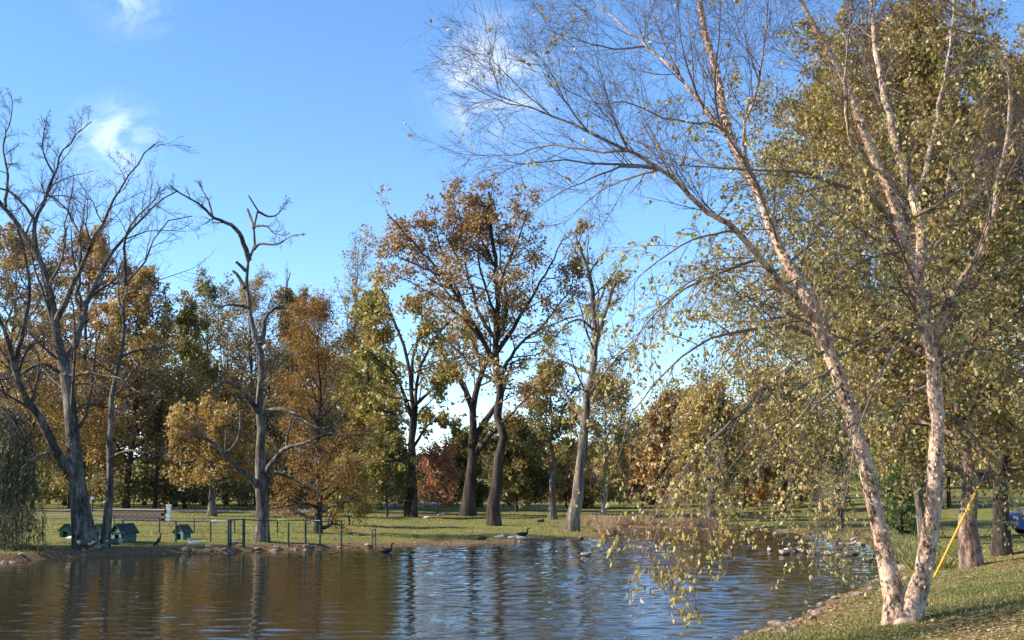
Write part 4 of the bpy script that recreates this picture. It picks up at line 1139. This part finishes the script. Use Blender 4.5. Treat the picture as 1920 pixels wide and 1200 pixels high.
# road behind the fence
rp = np.array([G(p, q)[:2] for p, q in [(-700, 962), (-200, 958), (60, 957), (230, 958), (420, 960), (540, 961), (640, 955)]])
rp = np.vstack([rp, rp[-1] + (rp[-1] - rp[-2]) * 3])
rc = resample(np.c_[rp, np.zeros(len(rp))], 160)
tg = nrm(np.gradient(rc, axis=0)); nr = np.stack([-tg[:, 1], tg[:, 0], np.zeros(len(tg))], -1)
rows = []
for off in np.linspace(-2.6, 2.6, 7):
    q = rc + nr * off; q[:, 2] = height(q[:, 0], q[:, 1]) + 0.05; rows.append(q)
V = np.stack(rows, 1); n_, w_ = V.shape[:2]
ii = np.arange(n_ * w_).reshape(n_, w_)
Q = np.stack([ii[:-1, :-1], ii[:-1, 1:], ii[1:, 1:], ii[1:, :-1]], -1).reshape(-1, 4)
tag(link('road', quad_mesh('road', V.reshape(-1, 3), Q, None, True), M_asphalt), 'grey park road behind the fence', kind='structure')

# low brick wall by the road, its white end post, and the globe lamp
a = G(205, 976); b = G(312, 977); ln = np.linalg.norm((b - a)[:2]); rz = math.atan2(b[1] - a[1], b[0] - a[0])
W = empty('brick_wall', a, 'low brown brick wall with pale coping beyond the duck houses', 'wall', rz=rz)
o = link('coping', box_mesh('coping', ln + 0.1, 0.42, 0.07, M_coping, 0.01, 0.562), None, W); o.location.x = ln / 2
bk = box_mesh('brick', 0.40, 0.3, 0.132, M_brick, 0.008)
nb = int(ln / 0.41)
for r_ in range(4):
    for c_ in range(nb):
        o = link('brick', bk, None, W); o.location = (0.2 + (c_ + 0.5 * (r_ % 2)) * 0.41, rng.normal() * 0.004, r_ * 0.141)
p = G(316, 977)
W = empty('white_post', p, 'short white square post at the end of the brick wall', 'post')
link('shaft', box_mesh('shaft', 0.2, 0.2, 0.78, M_white, 0.012), None, W)
link('cap', box_mesh('cap', 0.26, 0.26, 0.06, M_white, 0.012, 0.782), None, W)
p = G(173, 958)
W = empty('lamp_post', p, 'white globe lamp on a thin post beside the road', 'lamp')
hh = 23 * p[1] / F
bar('pole', p, p + np.array([0, 0, hh - 0.2]), 0.04, M_fence, W, 8, p)
bm = bmesh.new(); bmesh.ops.create_uvsphere(bm, u_segments=16, v_segments=10, radius=0.13); me = bpy.data.meshes.new('globe'); bm.to_mesh(me); bm.free()
me.polygons.foreach_set('use_smooth', [True] * len(me.polygons)); me.materials.append(M_white)
o = link('globe', me, None, W); o.location.z = hh
o = link('collar', box_mesh('collar', 0.14, 0.14, 0.08, M_fence, 0.01, hh - 0.25), None, W)

# duck houses
def duck_house(label, px, py, w, l, hw, hr, yaw, flap=False):
    b = G(px, py); w, l, hw, hr = w * 0.86, l * 0.86, hw * 0.86, hr * 0.86
    W = empty('duck_house', b, label, 'duck house', 'green duck houses on the left bank', yaw)
    h = w / 2; dw, dh = w * 0.20, hw * 0.78; t = 0.02
    y0 = -l / 2
    # front wall with an arched-off opening, gable above
    V = [(-h, y0, 0), (-dw, y0, 0), (-dw, y0, dh), (dw, y0, dh), (dw, y0, 0), (h, y0, 0), (h, y0, hw), (0, y0, hr), (-h, y0, hw)]
    fr = poly_mesh('front_wall', V + [(x, y + t, z) for x, y, z in V], [(0, 1, 2, 8), (2, 3, 6, 7, 8), (3, 4, 5, 6), (9, 17, 11, 10), (11, 17, 16, 15, 12), (12, 15, 14, 13), (1, 10, 11, 2), (2, 11, 12, 3), (3, 12, 13, 4)], M_house)
    link('front_wall', fr, None, W)
    V = [(-h, -y0, 0), (h, -y0, 0), (h, -y0, hw), (0, -y0, hr), (-h, -y0, hw)]
    link('back_wall', poly_mesh('back_wall', V + [(x, y - t, z) for x, y, z in V], [(0, 1, 2, 3, 4), (9, 8, 7, 6, 5)], M_house), None, W)
    for sx in (-1, 1):
        o = link('side_wall', box_mesh('side_wall', t, l - 2 * t - 0.004, hw, M_house), None, W); o.location.x = sx * (h - t / 2 - 0.002)
        ang = math.atan2(hr - hw, h); sl = h / math.cos(ang) + 0.09
        o = link('roof_panel', box_mesh('roof_panel', sl, l + 0.16, 0.03, M_houseroof, 0.004), None, W)
        o.rotation_euler = (0, sx * ang, 0)
        o.location = (sx * (sl / 2 - 0.01) * math.cos(ang), 0, hr + 0.012 - (sl / 2 - 0.01) * math.sin(ang))
    link('floor_board', box_mesh('floor_board', w - 0.06, l - 0.06, 0.03, M_black), None, W)
    if flap:
        o = link('batten', box_mesh('batten', w + 0.02, 0.03, 0.03, M_houseroof), None, W); o.location = (0, y0 - 0.018, hw - 0.02)
duck_house('green duck house half hidden behind the trailing willow', 124, 1006, 0.46, 0.55, 0.28, 0.52, math.radians(8))
duck_house('green duck house peeking out between the two left bare trunks', 187, 1008, 0.46, 0.55, 0.30, 0.55, math.radians(-10))
duck_house('largest green duck house, right of the slender bare trunk', 232, 1015, 0.62, 0.75, 0.36, 0.68, math.radians(-32), True)
duck_house('green duck house standing alone left of the fence gate', 342, 1012, 0.46, 0.52, 0.32, 0.60, math.radians(-22))

# fence: posts and rails
def fence(name, label, posts, rails, mr=M_rail, r=0.028):
    p0 = G(posts[0][0], posts[0][1])
    W = empty(name, p0, label, 'fence' if 'gate' not in name else 'gate')
    tops = []
    for (px, py, top) in posts:
        b = G(px, py); t = at(px, top, b[1])
        o = bar('post', b - np.array([0, 0, 0.1]), t, r, M_fence, W, 8, p0)
        tops.append((b, t))
    for (i, j, f) in rails:
        A = tops[i][0] * (1 - f) + tops[i][1] * f; B = tops[j][0] * (1 - f) + tops[j][1] * f
        bar('rail', A, B, 0.02, mr, W, 6, p0)
    # thin wires of the netting
    for i, j, f in rails:
        if f < 0.9: continue
        for q in (0.25, 0.5, 0.75):
            A = tops[i][0] * (1 - q) + tops[i][1] * q; B = tops[j][0] * (1 - q) + tops[j][1] * q
            bar('wire', A, B, 0.004, M_fence, W, 4, p0)
fence('wire_fence', 'rear run of the low green wire fence behind the duck houses', [(40, 1000, 966), (135, 1001, 966), (215, 1000, 968), (299, 1000, 970), (364, 999, 972), (440, 1000, 973), (520, 1000, 975), (600, 1002, 976)], [(i, i + 1, 0.99) for i in range(7)])
fence('wire_fence', 'front run of the low green wire fence along the left bank', [(80, 1014, 970), (160, 1014, 973), (230, 1016, 975), (330, 1017, 977), (395, 1016, 977), (428, 1026, 975)], [(i, i + 1, 0.99) for i in range(5)])
fence('fence_gate', 'green metal gate standing between two thick posts near the snag', [(432, 1026, 974), (456, 1025, 972)], [(0, 1, 0.97), (0, 1, 0.12)], M_fence, 0.045)
fence('wire_fence', 'green fence panel between the gate and the feathery cypress', [(458, 1025, 974), (502, 1018, 976), (541, 1024, 979), (573, 1022, 975), (600, 1024, 978), (640, 1024, 976)], [(0, 1, 0.99), (1, 3, 0.99), (3, 4, 0.99), (4, 5, 0.99)], M_fence, 0.035)
fence('mooring_post', 'thin green crossed post at the waterline right of the fence', [(698, 1025, 993), (704, 1024, 992)], [(0, 1, 0.97), (0, 1, 0.6)], M_fence, 0.02)

# guy wire with its yellow guard
a = G(1751, 1084); e = at(1838, 905, a[1] + 0.8)
W = empty('guy_wire', a, 'yellow plastic guard on a slanting guy wire behind the right birch stem', 'guy wire')
d_ = (e - a); g1 = a + d_ * 0.98
bar('guard', a, g1, 0.028, M_yellow, W, 10, a)
bar('wire', g1, a + d_ * 2.6, 0.008, M_steel, W, 6, a)
bar('anchor', a - d_ * 0.02, a + d_ * 0.02, 0.02, M_steel, W, 6, a)

# stones
def stone_mesh(k):
    bm = bmesh.new(); bmesh.ops.create_icosphere(bm, subdivisions=2, radius=1.0)
    r = random.Random(100 + k)
    pl = [(Vector((r.gauss(0, 1), r.gauss(0, 1), r.gauss(0, 1))).normalized(), 0.55 + 0.35 * r.random()) for _ in range(9)]
    for v in bm.verts:
        for n_, d0 in pl:
            q = v.co.dot(n_)
            if q > d0: v.co -= n_ * (q - d0) * 0.9
        v.co *= 1 + r.gauss(0, 0.03)
        v.co.z *= 0.62
    me = bpy.data.meshes.new('stone'); bm.to_mesh(me); bm.free(); me.materials.append(M_stone)
    return me
SM = [stone_mesh(k) for k in range(6)]
def stone(x, y, s, sink=0.35):
    o = bpy.data.objects.new('stone', SM[int(rng.integers(0, 6))]); COL.objects.link(o); o.parent = ground
    o.location = (x, y, max(H(x, y), -0.05) + s * (0.5 - sink))
    o.rotation_euler = (rng.normal() * 0.2, rng.normal() * 0.2, rng.random() * 6.28)
    o.scale = (s * (0.8 + 0.6 * rng.random()), s * (0.7 + 0.4 * rng.random()), s * (0.6 + 0.5 * rng.random()))
for (px, py, w) in [(1448, 1168, 30), (1478, 1184, 30), (1520, 1137, 20), (1541, 1133, 20), (1521, 1146, 18), (1533, 1152, 26), (1503, 1163, 14), (1636, 1106, 24), (1603, 1117, 22), (1565, 1123, 16),
                    (1698, 1069, 34), (1716, 1050, 22), (1692, 1056, 16), (1700, 1088, 20), (1590, 1120, 14), (1430, 1176, 20), (1405, 1189, 18), (1462, 1190, 14), (1345, 1196, 24), (1690, 1040, 18), (1655, 1030, 20), (1625, 1016, 22), (1600, 1013, 26), (1580, 1008, 20), (1545, 1009, 22), (1660, 1084, 20)]:
    p = G(px, py); stone(p[0], p[1], w * p[1] / F * (0.5 if py > 1060 else 0.3))
far = np.array(POND[:30]); 
fr = resample(np.c_[far, np.zeros(len(far))], 400)
sp_ = np.concatenate([[0], np.cumsum(np.linalg.norm(np.diff(fr, axis=0), axis=1))])
knots = rng.random(26) * sp_[-1]
for k in range(210):
    q = rng.random() * sp_[-1] if rng.random() < 0.25 else knots[rng.integers(0, 26)] + rng.normal() * 0.8
    x = np.interp(q, sp_, fr[:, 0]) + rng.normal() * 0.22; y = np.interp(q, sp_, fr[:, 1]) + rng.normal() * 0.22 + 0.1
    px = x / y * F + 960
    if px < -40 or (660 < px < 840 and rng.random() < 0.8) or (px > 1480 and rng.random() < 0.6): continue
    stone(x, y, 0.05 + 0.15 * rng.random() ** 2.5, 0.45)

nearl = resample(np.c_[POND[28:42], np.zeros(14)], 200)
for k in range(110):
    i = int(rng.integers(0, 200)); x, y = nearl[i, 0] + rng.normal() * 0.3, nearl[i, 1] + rng.normal() * 0.3
    stone(x, y, 0.03 + 0.10 * rng.random() ** 2.5, 0.42)

# ------------------------------------------------------------------ birds
M_b = {
 'brown': plainmat("feather_brown", (0.12, 0.085, 0.06), 0.8, 0.35, 14), 'black': plainmat("feather_black", (0.014, 0.013, 0.013), 0.6, 0.2, 14),
 'white': plainmat("feather_white", (0.60, 0.57, 0.52), 0.8, 0.06, 14), 'grey': plainmat("feather_grey", (0.27, 0.24, 0.21), 0.8, 0.3, 14),
 'green': plainmat("feather_green", (0.02, 0.07, 0.035), 0.35, 0.2, 14), 'bill': plainmat("bill_orange", (0.5, 0.22, 0.04), 0.5, 0.1, 14), 'tan': plainmat("feather_tan", (0.42, 0.35, 0.27), 0.8, 0.2, 14)}
def bird_mesh(kind, pose):
    if pose == 'swim' or pose == 'stand':
        sp = [(-.42, .15, .012, .008), (-.36, .135, .05, .03), (-.27, .11, .10, .075), (-.14, .095, .145, .115), (.02, .09, .16, .125), (.14, .10, .145, .115), (.22, .14, .095, .085), (.255, .21, .055, .06), (.262, .29, .04, .042),
              (.265, .37, .036, .038), (.285, .425, .042, .042), (.325, .445, .042, .038), (.365, .435, .028, .026), (.40, .425, .016, .011), (.435, .418, .007, .005)]
        if kind in ('mallard', 'white'):
            sp = [(x, z if i < 7 else .14 + (z - .14) * 0.62, a * (1.0 if i < 7 else 1.25), c * (1.0 if i < 7 else 1.2)) for i, (x, z, a, c) in enumerate(sp)]
    elif pose == 'rest':
        sp = [(-.42, .12, .012, .008), (-.36, .12, .05, .03), (-.27, .11, .10, .075), (-.14, .10, .145, .12), (.02, .10, .16, .135), (.14, .11, .145, .12), (.21, .15, .09, .08), (.22, .20, .06, .055), (.20, .235, .045, .04),
              (.17, .245, .042, .04), (.13, .245, .04, .036), (.10, .24, .03, .03), (.07, .235, .016, .012), (.05, .23, .007, .005)]
    else:   # upright
        sp = [(-.30, -.14, .012, .008), (-.26, -.09, .05, .03), (-.20, .0, .09, .07), (-.11, .11, .125, .11), (-.03, .22, .125, .115), (.04, .31, .095, .09), (.075, .38, .06, .06), (.08, .44, .042, .045), (.075, .50, .036, .038),
              (.09, .545, .042, .042), (.13, .56, .04, .036), (.17, .55, .022, .02), (.21, .545, .012, .01), (.25, .535, .006, .005)]
    sp = np.array(sp); K = len(sp); S = 10
    c = sp[:, [0, 1]]
    t = np.gradient(c, axis=0); t /= np.linalg.norm(t, axis=1)[:, None]
    nrmv = np.stack([-t[:, 1], t[:, 0]], 1)
    V, Fc, mi = [], [], []
    for i in range(K):
        for j in range(S):
            an = 2 * math.pi * j / S
            V.append((c[i, 0] + nrmv[i, 0] * math.sin(an) * sp[i, 3], math.cos(an) * sp[i, 2], c[i, 1] + nrmv[i, 1] * math.sin(an) * sp[i, 3]))
    order_ = {'goose': ['white', 'white', 'brown', 'brown', 'brown', 'tan', 'tan', 'black', 'black', 'black', 'black', 'black', 'black', 'black'],
             'mallard': ['black', 'white', 'grey', 'grey', 'grey', 'brown', 'brown', 'white', 'green', 'green', 'green', 'green', 'bill', 'bill'],
             'white': ['white'] * 12 + ['bill', 'bill'], 'dark': ['black'] * 12 + ['grey', 'grey'], 'pale': ['white', 'white', 'white', 'tan', 'grey', 'tan', 'tan', 'black', 'black', 'black', 'black', 'black', 'black', 'black']}[kind]
    names = sorted(set(order_))
    for i in range(K - 1):
        for j in range(S):
            Fc.append((i * S + j, i * S + (j + 1) % S, (i + 1) * S + (j + 1) % S, (i + 1) * S + j)); mi.append(names.index(order_[min(i, len(order_) - 1)]))
            if kind == 'goose' and i in (2,) and j in (6, 7, 8, 9): mi[-1] = names.index('white')
            if kind == 'goose' and i == 10 and j in (0, 4, 5, 9): mi[-1] = names.index('white')
    Fc.append(tuple(range(S))[::-1]); mi.append(mi[0]); Fc.append(tuple((K - 1) * S + j for j in range(S))); mi.append(mi[-2])
    me = bpy.data.meshes.new('body'); me.from_pydata(V, [], Fc); me.update()
    for n_ in names: me.materials.append(M_b[n_])
    me.polygons.foreach_set('material_index', mi); me.polygons.foreach_set('use_smooth', [True] * len(Fc))
    return me
BM = {}
def bird(kind, pose, px, py, yaw, label, scale=None, group=None):
    key = (kind, pose)
    if key not in BM: BM[key] = bird_mesh(kind, pose)
    s = scale or {'goose': 0.78, 'pale': 0.72, 'mallard': 0.55, 'white': 0.62, 'dark': 0.7}[kind]
    b = G(px, py)
    nm = {'goose': 'goose', 'pale': 'goose', 'mallard': 'duck', 'white': 'duck', 'dark': 'duck' if pose != 'upright' else 'cormorant'}[kind]
    z = b[2] + 0.02 * s if pose == 'swim' else b[2]
    W = empty(nm, (b[0], b[1], z), label, nm, group, math.radians(yaw))
    W.scale = (s, s, s)
    o = link('body', BM[key], None, W)
    if pose in ('stand', 'upright'):
        o.location.z = 0.14 if pose == 'stand' else 0.16
        for sy in (-1, 1):
            x0 = 0.0 if pose == 'stand' else -0.06
            P = resample([(x0, sy * 0.07, 0.17), (x0 + 0.015, sy * 0.07, 0.06), (x0, sy * 0.07, 0.012), (x0 + 0.08, sy * 0.075, 0.006)], 8)[None]
            V, Q = tubes(P, np.array([[.02, .014, .012, .011, .012, .016, .02, .012]]), 6)
            link('leg', quad_mesh('leg', V, Q, None, True), M_b['bill'] if kind != 'dark' else M_b['black'], W)
gw = 'geese and ducks swimming in the cove'
gb = 'waterfowl resting on the left bank'
gm = 'ducks on the middle bank'
bird('goose', 'swim', 1474, 1041, 175, 'goose swimming left at the head of the goose group', group=gw)
bird('goose', 'swim', 1487, 1036, 5, 'goose just behind the leading goose, facing right', group=gw)
bird('goose', 'swim', 1511, 1037, 20, 'goose in the middle of the swimming group, neck upright', group=gw)
bird('pale', 'swim', 1524, 1040, 190, 'pale-sided goose left of the hanging birch spray', group=gw)
bird('pale', 'swim', 1556, 1042, 160, 'pale goose half behind the hanging birch spray', group=gw)
bird('mallard', 'swim', 1586, 1045, 180, 'small dark duck right of the hanging birch spray', group=gw)
bird('goose', 'swim', 1600, 1043, 0, 'goose with raised neck right of the small dark duck', group=gw)
bird('mallard', 'swim', 1628, 1054, 10, 'lone pale duck nearest the left birch stem', group=gw)
bird('pale', 'swim', 1582, 1023, 180, 'leftmost of the three birds by the far stones', group=gw, scale=0.6)
bird('white', 'swim', 1598, 1022, 0, 'middle of the three birds by the far stones', group=gw, scale=0.5)
bird('pale', 'swim', 1617, 1023, 10, 'rightmost of the three birds by the far stones', group=gw, scale=0.6)
bird('mallard', 'swim', 1443, 1034, 90, 'small dark duck far left of the leading goose', group=gw)
bird('mallard', 'swim', 1360, 1048, 180, 'dark duck swimming alone in the blue water left of the geese', group=gw)
bird('mallard', 'swim', 1692, 1058, 180, 'dark duck seen between the two birch stems', group=gw)
bird('mallard', 'swim', 1100, 1043, 0, 'pale duck swimming below the leaning bare trunk', group=gw)
bird('dark', 'swim', 724, 1037, 0, 'dark duck swimming near the crossed post', scale=0.7)
bird('dark', 'upright', 297, 1026, 10, 'black upright bird standing on the bank below the duck houses', group=gb, scale=0.62)
bird('goose', 'stand', 216, 1027, 10, 'goose standing right of the slender bare trunk', group=gb, scale=0.85)
bird('goose', 'stand', 158, 1030, 190, 'goose standing in front of the pale-based bare trunk', group=gb, scale=0.85)
bird('mallard', 'rest', 184, 1029, 20, 'brown duck resting between the two left bare trunks', group=gb)
bird('white', 'stand', 364, 1027, 200, 'small white duck on the bank right of the black bird', group=gb, scale=0.6)
bird('mallard', 'stand', 437, 1026, 10, 'dark duck standing beside the gate post', group=gb)
bird('white', 'rest', 140, 1013, 0, 'white duck lying left of the pale-based bare trunk', group=gb, scale=0.75)
bird('white', 'rest', 401, 981, 10, 'white duck lying on the lawn behind the fence', group=gb)
bird('dark', 'rest', 902, 1012, 160, 'black duck on the middle bank below the tall dark trunks', group=gm)
bird('white', 'rest', 938, 1010, 10, 'white duck lying below the tall rust-leaved tree', group=gm, scale=0.62)
bird('white', 'rest', 962, 1011, 20, 'white duck next right of the one below the tall trunk', group=gm, scale=0.62)
bird('white', 'rest', 976, 1012, 185, 'white duck at the right end of the white row', group=gm, scale=0.62)
bird('dark', 'stand', 981, 1009, 0, 'dark duck standing behind the row of white ducks', group=gm, scale=0.7)
bird('pale', 'stand', 803, 976, 10, 'pale goose on the lawn before the red tree', group=gm)
bird('white', 'stand', 827, 970, 0, 'white bird on the far lawn under the red tree', group=gm)
bird('dark', 'rest', 1014, 979, 0, 'dark bird lying on the lawn left of the leaning bare trunk', group=gm)

# ------------------------------------------------------------------ parked car at the right edge
def car():
    b = G(1893, 1003)
    M_body = plainmat("car_paint_blue", (0.02, 0.06, 0.24), 0.3, 0.05, 3, 0.3, 0.6)
    M_glass = plainmat("car_glass", (0.03, 0.035, 0.04), 0.08, 0.1, 3)
    M_tyre = plainmat("car_tyre", (0.02, 0.02, 0.02), 0.9, 0.2, 8)
    W = empty('parked_car', b, 'blue parked car cut off by the right edge behind the birches', 'car')
    prof = [(0, .35), (0, .75), (.1, .88), (1.0, .98), (1.55, 1.42), (2.9, 1.46), (3.7, 1.02), (4.3, .95), (4.35, .4), (4.2, .25), (.15, .25)]
    def prism(name, pr, hw, mat, taper=0.0):
        n = len(pr); V = []
        for sy in (-1, 1):
            for x, z in pr: V.append((x, sy * (hw - taper * max(0, z - .95)), z))
        Fc = [tuple(range(n)), tuple(range(2 * n - 1, n - 1, -1))] + [(i, i + n, (i + 1) % n + n, (i + 1) % n) for i in range(n)]
        return link(name, poly_mesh(name, V, Fc, mat), None, W)
    prism('body', prof, 0.86, M_body, 0.25)
    for sy in (-1, 1):
        o = link('side_window', poly_mesh('side_window', [(1.25, sy * .865, 1.02), (3.45, sy * .865, 1.04), (2.85, sy * .775, 1.38), (1.65, sy * .775, 1.36)], [(0, 1, 2, 3)], M_glass), None, W)
        for x in (.85, 3.45):
            wh = bar('wheel', (x, sy * .70, .31), (x, sy * .90, .31), .31, M_tyre, W, 18)
            bar('hub', (x, sy * .88, .31), (x, sy * .915, .31), .18, M_steel, wh, 12)
    link('bumper', box_mesh('bumper', 0.14, 1.74, 0.16, M_steel, 0.03, 0.42), None, W).location.x = -0.03
    for sy in (-1, 1):
        link('headlight', box_mesh('headlight', 0.06, 0.3, 0.12, M_white, 0.015, 0.66), None, W).location = (0.02, sy * .62, 0)
car()

# ------------------------------------------------------------------ grass and fallen leaves
def scatter(n, x0, x1, y0, y1, cond):
    x = x0 + (x1 - x0) * rng.random(n); y = y0 + (y1 - y0) * rng.random(n)
    s = pond_sd(x, y); u = x / y * F
    k = (s > 0.05) & (np.abs(u) < 1010) & cond(x, y, s)
    x, y = x[k], y[k]
    return np.stack([x, y, height(x, y)], -1)

def patch(x, y, f=0.9):
    return np.sin(x * f + 1.2 * np.sin(y * f * 0.8)) + np.sin(y * f * 1.3 + 0.7 * np.sin(x * f * 1.7 + 2)) 

def blades(name, label, c, h, w, mat, lean=0.35):
    n = len(c)
    a = rng.random(n) * 6.28
    d = np.stack([np.cos(a), np.sin(a), np.zeros(n)], -1)
    l = rng.normal(size=(n, 3)) * lean; l[:, 2] = 1; l = nrm(l)
    hh = (h * (0.5 + 0.9 * rng.random(n)))[:, None]
    V = np.stack([c - d * w, c + d * w, c + l * hh * 0.6 + d * w * .6, c + l * hh + np.stack([l[:, 0], l[:, 1], -np.abs(l[:, 0])], -1) * hh * 0.25], 1).reshape(-1, 3)
    Q = np.arange(4 * n).reshape(n, 4)
    o = link(name, quad_mesh(name, V, Q, tones(c, 0.6, 0.6)), mat, None, 'stuff')
    return tag(o, label, 'grass')

c = scatter(420000, 1.5, 15, 11.5, 32, lambda x, y, s: (s > 0.25) & (rng.random(len(x)) < np.clip(0.52 + 0.42 * patch(x, y), 0.06, 0.95)) & (rng.random(len(x)) < np.clip(17 / y, 0, 1) ** 2))
blades('grass', 'short mown grass mixed with fallen leaves on the near bank', c, 0.055, 0.005, M_grass_blade)
c = scatter(60000, -45, 40, 36, 100, lambda x, y, s: (s > 0.5) & (rng.random(len(x)) < np.clip(0.5 + 0.4 * patch(x, y, .5), 0.1, 0.9)))
blades('grass', 'mown lawn of the far bank under the trees', c, 0.09, 0.02, M_grass_blade)
def litter(label, c, size):
    V, Q, M = leaf_quads(c + np.array([0, 0, size * 0.25]), size, 0.0, 0.8)
    V[:, 2] = np.maximum(V[:, 2], np.repeat(c[:, 2], 4) + 0.004)
    V[:, 2] = np.repeat(c[:, 2], 4) + (V[:, 2] - np.repeat(c[:, 2], 4)) * 0.35 + 0.006
    tag(link('fallen_leaves', quad_mesh('fallen_leaves', V, Q, rng.random(M)), M_litter, None, 'stuff'), label, 'leaves')
c = scatter(90000, 1.5, 15, 11.5, 34, lambda x, y, s: (s > 0.1) & (rng.random(len(x)) < np.clip(0.5 - 0.35 * patch(x, y), 0.15, 1)) & (rng.random(len(x)) < np.clip(16 / y, 0, 1)))
litter('dry fallen leaves scattered over the near bank', c, 0.06)
c = scatter(60000, -45, 45, 38, 95, lambda x, y, s: (rng.random(len(x)) < np.clip(0.75 * np.exp(-s / 2.0) + 0.08 - 0.06 * patch(x, y, .4), 0.03, 1)))
litter('fallen leaves along the far waterline and lawn', c, 0.10)
M_dry = leafmat("dry_grass", [(0.20, 0.12, 0.07), (0.33, 0.22, 0.13), (0.42, 0.31, 0.19)], 0.3)
c = scatter(200000, 4, 16, 50, 95, lambda x, y, s: (s > 0.3) & (s < 11) & (x / y * F > 100) & (x / y * F < 380) & (patch(x, y, .5) > -0.6) & (rng.random(len(x)) < 0.7))
blades('dry_grass', 'knee-high dry brown grass fringing the cove head', c, 0.30, 0.012, M_dry, 0.3)
c = scatter(60000, 10, 18, 30, 50, lambda x, y, s: (s > 0.05) & (s < 1.8) & (rng.random(len(x)) < 0.9))
blades('tall_grass', 'tufted green grass on the right shore between the birch stems', c, 0.26, 0.010, M_grass_blade, 0.5)
